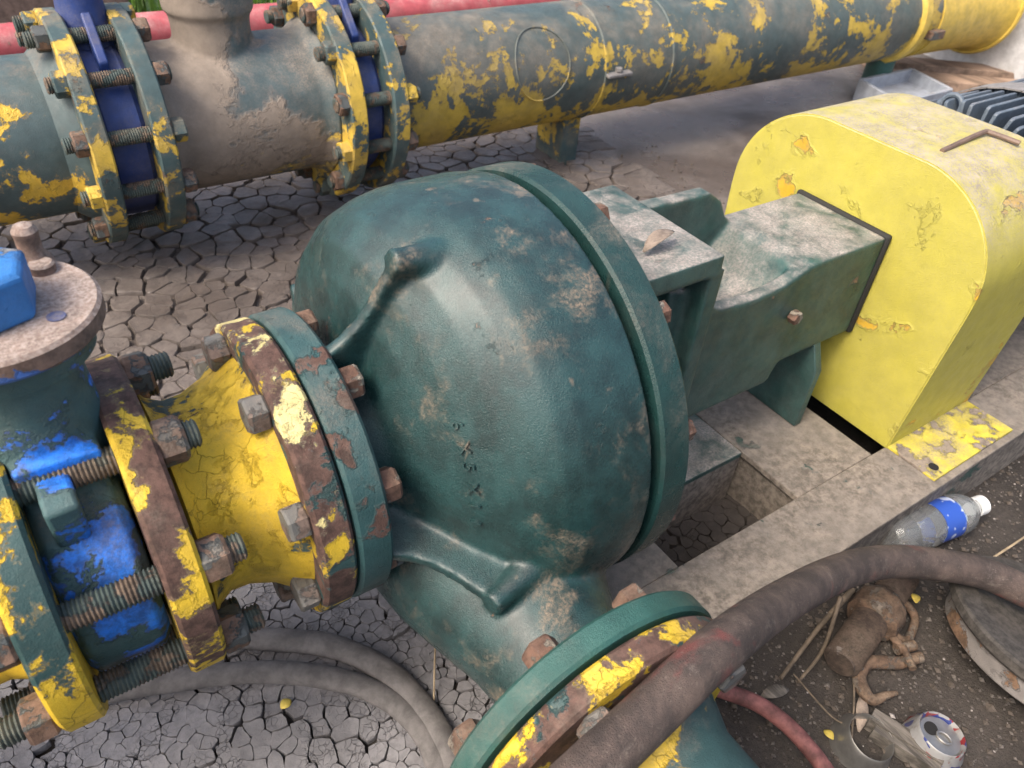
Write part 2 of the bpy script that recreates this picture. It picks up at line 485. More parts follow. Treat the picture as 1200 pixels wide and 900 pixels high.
cb = g.mix(g.step(g.noise(3.2, 6, 0.6, 0.6, 63), 0.38, 0.66), (0.085, 0.068, 0.058), (0.19, 0.165, 0.148))
cb = g.mix(g.step(g.noise(70, 5, 0.7, 0, 64), 0.55, 0.75, 0, 0.6), cb, (0.04, 0.03, 0.026))
bk = g.step(fy, 0.8, 1.05)
cc = g.mix(bk, cd_, cb)
grs = g.step(g.math('ADD', fy, g.math('MULTIPLY', g.noise(4, 4, 0.6, 0, 66), 0.5)), 3.0, 3.15)
cc = g.mix(grs, cc, (0.05, 0.09, 0.02))
hh = g.math('ADD', g.math('MULTIPLY', g.noise(40, 8, 0.7, 0, 65), 1.2), g.math('MULTIPLY', g.noise(260, 5, 0.7, 0, 67), 0.9))
hh = g.fmix(bk, hh, g.math('MULTIPLY', hh, 0.45))
rr = g.fmix(bk, 0.9, g.fmix(g.step(g.noise(4, 5, 0.6, 0, 68), 0.4, 0.6), 0.27, 0.5))
M['soil'] = g.bsdf(cc, rr, 0, hh, 0.006, 0.8)


def simple(name, c, rough, seed, var=0.3, sc=40, bumpd=0.001, stretch=(1, 1, 1), fine=300, **kw):
    g = G(name)
    f = g.noise(sc, 6, 0.65, 0.2, seed, stretch)
    cc = g.mix(g.step(f, 0.3, 0.7), tuple(x * (1 - var) for x in c), tuple(min(1, x * (1 + var)) for x in c))
    h = g.math('ADD', f, g.math('MULTIPLY', g.noise(fine, 5, 0.7, 0, seed + 1, stretch), 0.4))
    return g.bsdf(cc, rough, 0, h, bumpd, 0.7, **kw)


M['grass'] = simple('grass_blade', (0.14, 0.26, 0.04), 0.6, 70, 0.5, 20)
M['wood'] = simple('weathered_wood', (0.13, 0.115, 0.098), 0.9, 71, 0.6, 150, 0.004, (1, 0.10, 0.6))
M['plank'] = simple('brown_plank', (0.26, 0.18, 0.13), 0.8, 72, 0.45, 30, 0.002, (1, 0.1, 1))
M['beam'] = simple('grey_brown_beam', (0.16, 0.115, 0.095), 0.9, 73, 0.3, 60, 0.002)
M['twig'] = simple('dry_twig', (0.13, 0.10, 0.07), 0.85, 74, 0.4, 60)
M['straw'] = simple('dry_straw', (0.36, 0.28, 0.18), 0.7, 75, 0.3, 60)
M['leaf'] = simple('yellow_leaf', (0.55, 0.42, 0.08), 0.6, 76, 0.3, 80)
M['dead_leaf'] = simple('dead_leaf', (0.24, 0.19, 0.15), 0.75, 77, 0.35, 90)
M['bent_rod'] = simple('brown_rod', (0.16, 0.11, 0.085), 0.6, 78, 0.3, 60)
M['alu'] = simple('can_aluminium', (0.42, 0.41, 0.39), 0.4, 79, 0.15, 60, 0.0004, Metallic=0.85)
M['pebble'] = simple('pebble_stone', (0.10, 0.088, 0.078), 0.8, 80, 0.6, 120)
M['pebble_w'] = simple('pale_chip', (0.34, 0.31, 0.29), 0.7, 81, 0.3, 120)
M['roof'] = simple('roof_sheet', (0.22, 0.21, 0.2), 0.6, 82, 0.2, 5)
M['steel'] = simple('grey_steel', (0.2, 0.19, 0.185), 0.5, 83, 0.3, 80)
g = G('brown_hose_rubber')
c = g.mix(g.step(g.noise(30, 7, 0.7, 0.2, 90), 0.35, 0.68), (0.05, 0.038, 0.034), (0.125, 0.09, 0.075))
c = g.mix(g.step(g.noise(14, 5, 0.65, 0.3, 91), 0.57, 0.72, 0, 0.75), c, (0.20, 0.05, 0.045))
c = g.mix(g.step(g.noise(300, 3, 0.7, 0, 92), 0.6, 0.7, 0, 0.5), c, (0.22, 0.18, 0.15))
c = g.mix(g.step(g.noise(55, 8, 0.75, 0.5, 88), 0.55, 0.72, 0, 0.75), c, (0.20, 0.165, 0.14))
M['hose'] = g.bsdf(c, 0.72, 0, g.math('ADD', g.noise(120, 8, 0.75, 0, 93), g.noise(900, 2, 0.5, 0, 94)), 0.002, 0.9)
M['hose_mud'] = simple('mud_caked_hose', (0.135, 0.125, 0.12), 0.8, 56, 0.3, 45, 0.0015)
M['pink_hose'] = simple('faded_red_hose', (0.19, 0.075, 0.07), 0.75, 95, 0.5, 50)
M['dusty'] = simple('caked_dust', (0.085, 0.07, 0.058), 0.95, 98, 0.4, 70, 0.004)
g = G('bottle_plastic')
M['bottle'] = g.bsdf((0.93, 0.96, 0.97), 0.08, 0, g.noise(60, 3, 0.5, 0, 96), 0.0012, 0.6, **{"Transmission Weight": 0.93, "IOR": 1.25})
g = G('bottle_label')
wv = g.noise(160, 2, 0.5, 0, 97, (1, 1, 0.35))
M['label'] = g.bsdf(g.mix(g.step(g.noise(50, 2, 0.5, 0, 99), 0.58, 0.62, 0, 0.8), (0.03, 0.09, 0.42), (0.55, 0.62, 0.75)), 0.35)
g = G('bottle_cap'); M['cap'] = g.bsdf((0.75, 0.76, 0.76), 0.4)
g = G('can_paint')
c = g.mix(g.step(g.noise(45, 2, 0.5, 0.8, 101), 0.58, 0.60), (0.36, 0.36, 0.36), (0.28, 0.035, 0.04))
c = g.mix(g.step(g.noise(50, 2, 0.5, 0.8, 103), 0.60, 0.62), c, (0.04, 0.06, 0.22))
c = g.mix(g.step(g.noise(60, 6, 0.7, 0, 104), 0.5, 0.65, 0, 0.6), c, (0.2, 0.17, 0.14))
M['can_red'] = g.bsdf(c, 0.35, 0.3)

# ------------------------------------------------------------------ ground
def sstep(a, b, x):
    t = max(0.0, min(1.0, (x - a) / (b - a)))
    return t * t * (3 - 2 * t)


def plate_zone(x, y):
    lim = 0.40 + 0.42 * sstep(0.27, 0.33, y) + 0.25 * sstep(0.45, 0.9, y) + 0.35 * sstep(0.95, 1.3, y) - 0.5 * sstep(1.7, 2.1, y)
    lim += 0.06 * mnoise.noise(Vector((x * 5, y * 5, 3)))
    return (1 - sstep(lim - 0.04, lim + 0.03, x)) * (1 - sstep(2.2, 2.4, y))


def gz(x, y):
    return 0.010 * mnoise.noise(Vector((x * 2.6, y * 2.6, 0.5))) + 0.004 * mnoise.noise(Vector((x * 9, y * 9, 1.5)))


def ground():
    def axis(a, b, st, far):
        c = []
        x = a
        while x < b: c.append(x); x += st
        lo, hi = [], []
        s, p = st, a
        while p > -far: s *= 1.45; p -= s; lo.append(p)
        s, p = st, c[-1]
        while p < far: s *= 1.45; p += s; hi.append(p)
        return lo[::-1] + c + hi
    xs = axis(-0.8, 4.6, 0.026, 120); ys = axis(-0.5, 3.6, 0.026, 120)
    vs = []
    for y in ys:
        for x in xs:
            fade = 1 - sstep(4.0, 8.0, math.hypot(x, y))
            z = gz(x, y) * fade - 0.010 * plate_zone(x, y)
            z += 0.006 * fade * mnoise.noise(Vector((x * 24, y * 24, 7))) * (1 - sstep(0.5, 1.0, y))
            vs.append((x, y, z))
    n = len(xs)
    fs = [(j * n + i, j * n + i + 1, (j + 1) * n + i + 1, (j + 1) * n + i) for j in range(len(ys) - 1) for i in range(n - 1)]
    o = MB().add(vs, fs).build('ground', M['soil'], None, 180)
    tag(o, 'dark damp earth under the machinery', None, None, 'structure')
    return o


GROUND = ground()
GROUND["label"] = 'dark damp muddy earth under and around the pump'


def pix(p):
    c = RW.transposed() @ (Vector(p) - CAM)
    if c.z < 0.05: return None
    return 600 + F_PX * c.x / c.z, 450 + F_PX * c.y / c.z, c.z


def mud_plates():
    rnd = random.Random(11)

    def size(x, y):
        b = 0.0180 + 0.030 * sstep(0.75, 1.05, y) + 0.006 * sstep(0.40, 0.5, x)
        return b * (1 + 0.45 * mnoise.noise(Vector((x * 6, y * 6, 9))))
    seeds, grid, cs = [], {}, 0.05
    tries = 0
    regions = [((-0.5, 1.2), (0.22, 1.0), 42000), ((-0.4, 1.7), (0.9, 2.4), 14000)]
    for (xr, yr, cnt) in regions:
        for _ in range(cnt):
            x, y = rnd.uniform(*xr), rnd.uniform(*yr)
            fac = rnd.choice((0.6, 0.8, 1.0, 1.25, 1.6))
            if plate_zone(x, y) < 0.5: continue
            q = pix((x, y, 0))
            if q is None or not (-70 < q[0] < 1270 and -40 < q[1] < 980): continue
            s = size(x, y) * fac
            gi, gj = int(math.floor(x / cs)), int(math.floor(y / cs))
            k = 2
            bad = False
            for a in range(gi - k, gi + k + 1):
                for b in range(gj - k, gj + k + 1):
                    for t in grid.get((a, b), ()):
                        sx, sy, ss = seeds[t]
                        if (sx - x) ** 2 + (sy - y) ** 2 < (0.36 * (s + ss)) ** 2: bad = True; break
                    if bad: break
                if bad: break
            if bad: continue
            grid.setdefault((gi, gj), []).append(len(seeds))
            seeds.append((x, y, s))
    macro = [(rnd.uniform(-0.5, 1.7), rnd.uniform(0.2, 2.4)) for _ in range(300)]

    def mid(i):
        x, y, _ = seeds[i]
        x += 0.02 * mnoise.noise(Vector((x * 14, y * 14, 20))); y += 0.02 * mnoise.noise(Vector((x * 14, y * 14, 30)))
        return min(range(len(macro)), key=lambda k: (macro[k][0] - x) ** 2 + (macro[k][1] - y) ** 2)
    mids = [mid(i) for i in range(len(seeds))]
    plates = []
    for i, (x, y, s) in enumerate(seeds):
        gi, gj = int(math.floor(x / cs)), int(math.floor(y / cs))
        nb = []
        for a in range(gi - 3, gi + 4):
            for b in range(gj - 3, gj + 4):
                for t in grid.get((a, b), ()):
                    if t != i:
                        d = math.hypot(seeds[t][0] - x, seeds[t][1] - y)
                        if d < 3.2 * max(s, 0.03): nb.append((d, t))
        nb.sort()
        poly = [(x - 1.15 * s, y - 1.15 * s), (x + 1.15 * s, y - 1.15 * s), (x + 1.15 * s, y + 1.15 * s), (x - 1.15 * s, y + 1.15 * s)]
        for d, t in nb:
            nx, ny = (seeds[t][0] - x) / d, (seeds[t][1] - y) / d
            hsh = abs(mnoise.noise(Vector(((x + seeds[t][0]) * 37, (y + seeds[t][1]) * 37, 4)))) * 2
            sb = 0.5 * (s + seeds[t][2])
            w = min(sb, 0.035) * (0.006 + 0.028 * hsh * hsh)
            if mids[i] == mids[t] and hsh < 0.22: w = -0.0004
            if mids[i] != mids[t]: w += min(sb, 0.04) * (0.02 + 0.08 * hsh)
            lim = d / 2 - w
            out = []
            for k in range(len(poly)):
                p, q = poly[k], poly[(k + 1) % len(poly)]
                dp = (p[0] - x) * nx + (p[1] - y) * ny - lim
                dq = (q[0] - x) * nx + (q[1] - y) * ny - lim
                if dp <= 0: out.append(p)
                if dp * dq < 0:
                    u = dp / (dp - dq)
                    out.append((p[0] + (q[0] - p[0]) * u, p[1] + (q[1] - p[1]) * u))
            poly = out
            if len(poly) < 3: break
        if len(poly) < 3: continue
        ring = []
        for k in range(len(poly)):
            p, q = poly[k], poly[(k + 1) % len(poly)]
            L = math.hypot(q[0] - p[0], q[1] - p[1])
            m = max(1, int(L / (0.24 * s)))
            for e in range(m):
                u = (e + 0.0) / m
                ring.append((p[0] + (q[0] - p[0]) * u, p[1] + (q[1] - p[1]) * u))
        # soften corners and roughen the outline
        n = len(ring)
        ring = [((ring[k - 1][0] + 8 * ring[k][0] + ring[(k + 1) % n][0]) / 10, (ring[k - 1][1] + 8 * ring[k][1] + ring[(k + 1) % n][1]) / 10) for k in range(n)]
        ring = [(a + 0.0035 * mnoise.noise(Vector((a * 75, b * 75, 40))) + 0.0012 * mnoise.noise(Vector((a * 260, b * 260, 41))), b + 0.0035 * mnoise.noise(Vector((a * 75, b * 75, 50))) + 0.0012 * mnoise.noise(Vector((a * 260, b * 260, 51)))) for a, b in ring]
        mr = random.Random(mids[i])
        dz = mr.uniform(-0.002, 0.002) + rnd.uniform(-0.0004, 0.0004)
        tx, ty = mr.uniform(-0.03, 0.03), mr.uniform(-0.03, 0.03)
        curl = rnd.uniform(0.0, 0.03) * s

        def top(a, b):
            return gz(a, b) + dz + (a - x) * tx + (b - y) * ty + 0.0012 * mnoise.noise(Vector((a * 50, b * 50, 6)))
        vs, n = [], len(ring)
        for a, b in ring: vs.append((a, b, top(a, b) - 0.022))
        for a, b in ring: vs.append((a, b, top(a, b) - 0.0012))
        for a, b in ring: vs.append((x + (a - x) * 0.955, y + (b - y) * 0.955, top(a, b) + curl * 0.6))
        for a, b in ring: vs.append((x + (a - x) * 0.55, y + (b - y) * 0.55, top(a, b) - curl * 0.5 + 0.03 * s * mnoise.noise(Vector((a * 60, b * 60, 2)))))
        vs.append((x, y, top(x, y) - curl))
        fs = []
        for lay in range(3):
            for k in range(n):
                l = (k + 1) % n
                fs.append((lay * n + k, lay * n + l, (lay + 1) * n + l, (lay + 1) * n + k))
        for k in range(n): fs.append((3 * n + k, 3 * n + (k + 1) % n, 4 * n))
        q = pix((x, y, 0))
        area = (s / q[2]) if (-10 < q[0] < 1210 and -10 < q[1] < 910) else 0
        # regions hidden behind the machinery rank last
        if q and (460 < q[0] < 800 and 200 < q[1] < 640): area *= 0.1
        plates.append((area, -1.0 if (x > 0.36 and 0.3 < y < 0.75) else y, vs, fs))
    plates.sort(key=lambda p: -p[0])
    for area, y, vs, fs in plates[:300]:
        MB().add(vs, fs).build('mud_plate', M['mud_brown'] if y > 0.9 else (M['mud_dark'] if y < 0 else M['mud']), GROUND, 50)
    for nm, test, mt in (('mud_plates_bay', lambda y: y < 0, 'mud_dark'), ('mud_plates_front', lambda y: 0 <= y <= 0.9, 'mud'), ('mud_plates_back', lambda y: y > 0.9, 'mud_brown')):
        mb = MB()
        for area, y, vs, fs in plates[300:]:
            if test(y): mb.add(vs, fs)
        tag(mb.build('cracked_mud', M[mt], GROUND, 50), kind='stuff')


mud_plates()

# ------------------------------------------------------------------ bolts
def hexprof(r, h):
    return [(0, r * 0.90), (h * 0.12, r), (h * 0.86, r), (h, r * 0.86)]


def nut_mesh(r, h):
    return MB().lathe(hexprof(r, h), (0, 0, 0), (1, 0, 0), 6).mesh('nut', 30)


def stud_mesh(r, L, pitch):
    prof = [(0, r * 0.8)]
    n = int(L / pitch)
    for i in range(n):
        prof += [(i * pitch + pitch * 0.12, r * 0.86), (i * pitch + pitch * 0.5, r), (i * pitch + pitch * 0.62, r)]
    prof.append((L, r * 0.8))
    return MB().lathe(prof, (0, 0, 0), (1, 0, 0), 14).mesh('stud', 25)


def setm(me, mat):
    me.materials.clear(); me.materials.append(mat); return me


def T(x, y, z): return Matrix.Translation((x, y, z))
def RX(a): return Matrix.Rotation(a, 4, 'X')
def near(ang, r): return (-r * math.cos(R_(ang)), r * math.sin(R_(ang)))


PY, PZ = 0.527, 0.312       # pump shaft axis


def flange_mb(x0, x1, R, ri, yc, zc, seg=72, b=0.002):
    return MB().lathe([(x0, ri), (x0, R - b), (x0 + b, R), (x1 - b, R), (x1, R - b), (x1, ri)], (0, yc, zc), (1, 0, 0), seg, closed=True)


# ------------------------------------------------------------------ pump
pump = thing('centrifugal_pump', 'dark green cast centrifugal pump with dusty round casing', 'pump', (0.43, PY, 0.1))
cs = MB()
dome = [(0.186, 0.088), (0.205, 0.088), (0.218, 0.098), (0.222, 0.125), (0.227, 0.160), (0.240, 0.190), (0.262, 0.211), (0.290, 0.2215), (0.312, 0.2255), (0.33, 0.2265), (0.38, 0.2265), (0.4065, 0.2225)]
cone = [(0.186, 0.088), (0.205, 0.088), (0.219, 0.096), (0.229, 0.112), (0.243, 0.135), (0.259, 0.162), (0.278, 0.188), (0.296, 0.208), (0.313, 0.2205), (0.333, 0.2255), (0.38, 0.2260), (0.4065, 0.2225)]
seg = 180
vs, fs = [], []
for i in range(len(dome)):
    for k in range(seg):
        t = 2 * math.pi * k / seg
        A = math.degrees(math.atan2(math.sin(t), -math.cos(t)))
        w = sstep(-75, -30, A) * (1 - sstep(30, 115, A))
        x = dome[i][0] * (1 - w) + cone[i][0] * w; rr_ = dome[i][1] * (1 - w) + cone[i][1] * w
        # the scroll swells towards the outlet at the bottom
        rr_ *= 1 + 0.035 * sstep(-140, -95, A) * (1 - sstep(-70, -40, A)) * (1 if i > 3 else 0)
        vs.append((x, PY + rr_ * math.cos(t), PZ + rr_ * math.sin(t)))
for i in range(len(dome) - 1):
    for k in range(seg):
        l = (k + 1) % seg
        fs.append((i * seg + k, i * seg + l, (i + 1) * seg + l, (i + 1) * seg + k))
fs.append(tuple(range(seg))[::-1]); fs.append(tuple((len(dome) - 1) * seg + k for k in range(seg)))
cs.add(vs, fs)
cs.lathe([(0.0, 0.118), (0.09, 0.114), (0.15, 0.105), (0.20, 0.090), (0.25, 0.074), (0.30, 0.066), (0.325, 0.067)], (0.313, 0.555, 0.207), (-0.05, -1, -0.02), 64)
cs.lathe([(0.0, 0.095), (0.14, 0.086), (0.22, 0.074), (0.29, 0.056)], (0.35, 0.555, 0.205), (-0.15, -1, 0), 64)
for a in (80, -10, -100, 170):
    d = near(a, 1.0)
    e = Vector((0, d[0], d[1])); tn = Vector((1, 0, 0)).cross(e)
    prof = [(0.188, 0.132), (0.188, 0.09), (0.27, 0.09), (0.285, 0.205), (0.252, 0.214), (0.241, 0.198), (0.232, 0.178), (0.220, 0.158), (0.206, 0.143)]
    pts = [Vector((x, PY, PZ)) + e * r - tn * 0.0065 for x, r in prof]
    cs.extrude(pts, tn * 0.013)
    cs.lathe([(0.0, 0.0115), (0.012, 0.0115), (0.07, 0.020)], Vector((0.246, PY, PZ)) + e * 0.213, Vector((1, 0, 0)) - e * 0.22, 20)
remeshed(cs, 'casing', M['pump'], pump, 0.003, 6)
flange_mb(0.161, 0.192, 0.14, 0.075, PY, PZ, 96, 0.003).build('suction_flange', M['pump_flange'], pump)
flange_mb(0.398, 0.4175, 0.207, 0.15, PY, PZ, 96).build('casing_gap', M['gasket'], pump)
flange_mb(0.4165, 0.451, 0.2245, 0.10, PY, PZ, 128, 0.003).build('cover_ring', M['pump_ring'], pump)
MB().lathe([(0.448, 0.20), (0.462, 0.195), (0.472, 0.15)], (0, PY, PZ), (1, 0, 0), 64).build('back_cover', M['pump_ring'], pump)
nm_r = setm(nut_mesh(0.0115, 0.011), M['rust_nut'])
for k in range(12):
    d = near(-12 + 30 * k, 0.211)
    inst(nm_r, 'cover_bolt', pump, T(0.4505, PY + d[0], PZ + d[1]) @ RX(k * 0.7))
big_nut = setm(nut_mesh(0.0158, 0.018), M['nut'])
big_rust = setm(nut_mesh(0.0158, 0.018), M['rust_nut'])
for k in range(8):
    d = near(22.5 + 45 * k, 0.1195)
    inst(big_rust if k in (0, 1) else big_nut, 'nut', pump, T(0.1915, PY + d[0], PZ + d[1]) @ RX(0.4 + k))
# discharge flange
DX, DZ = 0.287, 0.2
MB().lathe([(0.208, 0.06), (0.208, 0.137), (0.211, 0.14), (0.228, 0.14), (0.231, 0.137), (0.231, 0.06)], (DX, 0, DZ), (0, 1, 0), 96, closed=True).build('discharge_flange', M['discharge'], pump)
RY = Matrix.Rotation(math.pi / 2, 4, 'Z')      # local X -> world Y
for k in range(8):
    a = R_(22.5 + 45 * k)
    inst(big_rust, 'nut', pump, T(DX + 0.118 * math.cos(a), 0.2305, DZ + 0.118 * math.sin(a)) @ RY @ RX(k))
# bearing bracket
bk = MB()
bk.extrude([(0.452, 0.43, 0.20), (0.452, 0.43, 0.468), (0.452, 0.60, 0.470), (0.452, 0.635, 0.44), (0.452, 0.635, 0.2)], (0.022, 0, 0))
bk.extrude([(0.46, 0.43, 0.445), (0.46, 0.432, 0.468), (0.46, 0.605, 0.470), (0.46, 0.625, 0.45), (0.46, 0.60, 0.44), (0.46, 0.45, 0.44)], (0.128, 0, 0))
bk.box(0.46, 0.58, 0.475, 0.60, 0.2, 0.45)
bk.box(0.575, 0.594, 0.432, 0.462, 0.20, 0.45)
bk.box(0.46, 0.60, 0.44, 0.62, 0.20, 0.27)
side = [(0.55, 0.205), (0.785, 0.205), (0.80, 0.236), (0.946, 0.236), (0.946, 0.386), (0.80, 0.386), (0.782, 0.381), (0.765, 0.362), (0.748, 0.345), (0.722, 0.336), (0.695, 0.337), (0.665, 0.345), (0.64, 0.362), (0.615, 0.385), (0.59, 0.41), (0.55, 0.42)]
bk.extrude([(x, 0.457, z) for x, z in side], (0, 0.147, 0))
bk.extrude([(x, 0.4565, z) for x, z in ((0.55, 0.21), (0.79, 0.21), (0.80, 0.384), (0.775, 0.378), (0.75, 0.370), (0.70, 0.366), (0.64, 0.372), (0.60, 0.392), (0.55, 0.41))], (0, 0.018, 0))
bk.extrude([(x, 0.586, z) for x, z in ((0.55, 0.30), (0.80, 0.30), (0.80, 0.38), (0.778, 0.392), (0.762, 0.418), (0.735, 0.436), (0.70, 0.437), (0.55, 0.441))], (0, 0.022, 0))
remeshed(bk, 'bearing_bracket', M['bracket'], pump, 0.003, 5)
MB().box(0.9445, 0.9548, 0.4535, 0.6075, 0.234, 0.3890).build('seal_plate', M['gasket'], pump, bevel=0.004)
MB().extrude([(0.872, 0.44, 0.1), (0.872, 0.44, 0.2), (0.872, 0.46, 0.245), (0.872, 0.60, 0.245), (0.872, 0.615, 0.2), (0.872, 0.615, 0.1)], (0.014, 0, 0)).build('support_foot', M['bracket'], pump, bevel=0.0015)
MB().box(0.50, 0.545, 0.42, 0.63, 0.1, 0.205).build('pump_foot', M['bracket'], pump, bevel=0.003)
inst(setm(nut_mesh(0.009, 0.012), M['rust_nut']), 'plug', pump, T(0.785, 0.4555, 0.318) @ Matrix.Rotation(-math.pi / 2, 4, 'Z'))
inst(setm(nut_mesh(0.012, 0.012), M['tan_iron']), 'plug', pump, T(0.525, 0.476, 0.385) @ Matrix.Rotation(-math.pi / 2, 4, 'Z'))
# cast-in size marking
fc = bpy.data.curves.new('marking', 'FONT'); fc.extrude = 0.11
for i, ch in enumerate("6X5X11"):
    fc.body = ch
    tob = bpy.data.objects.new('tmp', fc); col.objects.link(tob)
    dg = bpy.context.evaluated_depsgraph_get(); dg.update()
    me = bpy.data.meshes.new_from_object(tob.evaluated_get(dg))
    bpy.data.objects.remove(tob)
    me.materials.clear(); me.materials.append(M['pump'])
    a = 40 - 6.6 * i
    r0, x0 = 0.158, 0.2565
    d = near(a, 1.0); e = Vector((0, d[0], d[1])); tn = Vector((0, math.sin(R_(a)) * -1, -math.cos(R_(a))))
    nrm = (Vector((-0.85, 0, 0)) + e * 0.52).normalized()
    upv = nrm.cross(tn) * -1
    upv = upv if upv.dot(Vector((1, 0, 0))) > 0 else -upv
    run = upv.cross(nrm)
    o_ = Vector((x0, PY, PZ)) + e * r0 + nrm * 0.001
    sc = 0.016
    MM = Matrix(((run.x * sc, upv.x * sc, nrm.x * sc, o_.x), (run.y * sc, upv.y * sc, nrm.y * sc, o_.y), (run.z * sc, upv.z * sc, nrm.z * sc, o_.z), (0, 0, 0, 1)))
    inst(me, 'raised_character', pump, MM)

# ------------------------------------------------------------------ yellow spool
sp = thing('pipe_spool', 'short peeling yellow flanged pipe spool bolted between blue valve and green pump', 'pipe', (0.09, PY, PZ - 0.14))
MB().lathe([(0.044, 0.084), (0.05, 0.104), (0.056, 0.096), (0.068, 0.089), (0.085, 0.09), (0.105, 0.098), (0.122, 0.112), (0.131, 0.118)], (0, PY, PZ), (1, 0, 0), 80).build('neck', M['spool'], sp)
flange_mb(0.129, 0.1585, 0.1395, 0.07, PY, PZ, 96, 0.003).build('flange', M['spool_rim_pale'], sp)
flange_mb(0.0165, 0.045, 0.1395, 0.07, PY, PZ, 96, 0.003).build('flange', M['spool_rim'], sp)
flange_mb(0.1575, 0.1615, 0.132, 0.07, PY, PZ, 96).build('gasket', M['gasket'], sp)
head = setm(nut_mesh(0.0162, 0.018), M['grey_nut'])
for k in range(8):
    d = near(22.5 + 45 * k, 0.1195)
    inst(head, 'bolt_head', sp, T(0.1115, PY + d[0], PZ + d[1]) @ RX(0.2 + k * 1.3))

# ------------------------------------------------------------------ blue valve in front
bv = thing('butterfly_valve', 'blue wafer valve with peeling dark green coat and round brown top plate', 'valve', (-0.022, PY, PZ - 0.11))
vb = MB()
vb.lathe([(-0.050, 0.098), (-0.043, 0.108), (0.006, 0.108), (0.0145, 0.098)], (0, PY, PZ), (1, 0, 0), 96)
vb.lathe([(0, 0.052), (0.03, 0.046), (0.115, 0.040), (0.13, 0.048), (0.147, 0.05)], (-0.022, PY, PZ + 0.08), (0, 0, 1), 48)
vb.box(-0.047, 0.010, PY - 0.05, PY + 0.05, PZ + 0.06, PZ + 0.13)
remeshed(vb, 'body', M['valve'], bv, 0.003, 4)
rbm = MB()
for a in (45, 70):
    d = near(a, 1.0); e = Vector((0, d[0], d[1])); tn = Vector((1, 0, 0)).cross(e)
a = 66
d = near(a, 1.0); e = Vector((0, d[0], d[1])); tn = Vector((1, 0, 0)).cross(e)
MB().extrude([Vector((-0.036, PY, PZ)) + e * r + tn * t for r, t in ((0.10, -0.058), (0.107, -0.055), (0.118, -0.02), (0.145, 0.018), (0.145, 0.032), (0.10, 0.04))], (0.022, 0, 0)).build('lug', M['valve'], bv, bevel=0.003)
# round top plate with ear, pin hole, bolt and big stem nut
pl = thing  # (name kept free)
plate = MB().lathe([(0, 0.063), (0.003, 0.0655), (0.014, 0.0655), (0.0165, 0.063)], (-0.022, PY, 0.5245), (0, 0, 1), 72).build('top_plate', M['valve_plate'], bv)
MB().lathe([(0, 0.055), (0.018, 0.058)], (-0.022, PY, 0.507), (0, 0, 1), 48).build('mounting_pad', M['valve'], bv)
MB().lathe([(0, 0.033), (0.004, 0.0355), (0.030, 0.0355), (0.0335, 0.031)], (-0.026, PY - 0.004, 0.541), (0, 0, 1), 6, rot=0.35).build('stem_nut', M['valve_nut'], bv, 30, bevel=0.0015)
pc = hit(66, 371, 2, 0.5413)
MB().lathe([(0, 0.0058), (0.0006, 0.0058)], pc, (0, 0, 1), 20).build('bolt_hole', M['wafer'], plate)
pc = hit(51, 318, 2, 0.5405)
MB().lathe([(0, 0.0085), (0.006, 0.0085), (0.0075, 0.007)], pc, (0, 0, 1), 24).build('bolt_head', M['valve_plate'], plate)
pc = hit(42, 309, 2, 0.5405)
MB().lathe([(-0.012, 0.014), (0.004, 0.012), (0.010, 0.0078), (0.020, 0.0078), (0.026, 0.0085), (0.030, 0.006), (0.0315, 0.002)], pc, (0, 0, 1), 24).build('stop_pin', M['valve_plate'], plate)
# studs through valve and both flanges
st = setm(stud_mesh(0.0115, 0.196, 0.0032), M['stud'])
big_g = setm(nut_mesh(0.0185, 0.021), M['nut'])
for k in range(8):
    ang = 22.5 + 45 * k
    d = near(ang, 0.1215)
    L0 = -0.116 + random.uniform(-0.006, 0.006)
    s_ = inst(st, 'stud', bv, T(L0, PY + d[0], PZ + d[1]) @ RX(k))
    inst(big_g, 'nut', s_, T(0.0445, PY + d[0], PZ + d[1]) @ RX(k * 1.7 + 0.3))
    inst(big_g, 'nut', s_, T(-0.0985, PY + d[0], PZ + d[1]) @ RX(k * 1.1))

lp = thing('suction_pipe', 'peeling yellow and dark green flanged pipe on far side of blue valve', 'pipe', (-0.2, PY, PZ - 0.14))
flange_mb(-0.078, -0.0485, 0.1395, 0.07, PY, PZ, 96, 0.003).build('flange', M['left_rim'], lp)
MB().lathe([(-0.7, 0.084), (-0.10, 0.084), (-0.085, 0.092), (-0.077, 0.105)], (0, PY, PZ), (1, 0, 0), 64).build('pipe', M['left_rim'], lp)

# ------------------------------------------------------------------ discharge pipe
dp = thing('discharge_pipe', 'yellow and dark green flanged pipe leaving pump outlet under thick brown hose', 'pipe', (DX, 0.1, 0.11))
MB().lathe([(0.180, 0.06), (0.180, 0.135), (0.183, 0.1385), (0.201, 0.1385), (0.204, 0.1355), (0.204, 0.06)], (DX, 0, DZ), (0, 1, 0), 96, closed=True).build('flange', M['spool_rim_pale'], dp)
MB().lathe([(0.2035, 0.1), (0.2085, 0.1)], (DX, 0, DZ), (0, 1, 0), 64).build('gasket', M['gasket'], dp)
MB().lathe([(-0.6, 0.084), (0.135, 0.084), (0.165, 0.096), (0.181, 0.102)], (DX, 0, DZ), (0, 1, 0), 64).build('pipe', M['discharge_pipe'], dp)
for k in range(8):
    a = R_(22.5 + 45 * k)
    inst(head, 'nut', dp, T(DX + 0.118 * math.cos(a), 0.1615, DZ + 0.118 * math.sin(a)) @ RY @ RX(k))
MB()

# ------------------------------------------------------------------ skid base
sk = thing('skid_frame', 'dusty steel base frame with open bay under the pump and guard', 'base frame', (1.2, PY, 0))


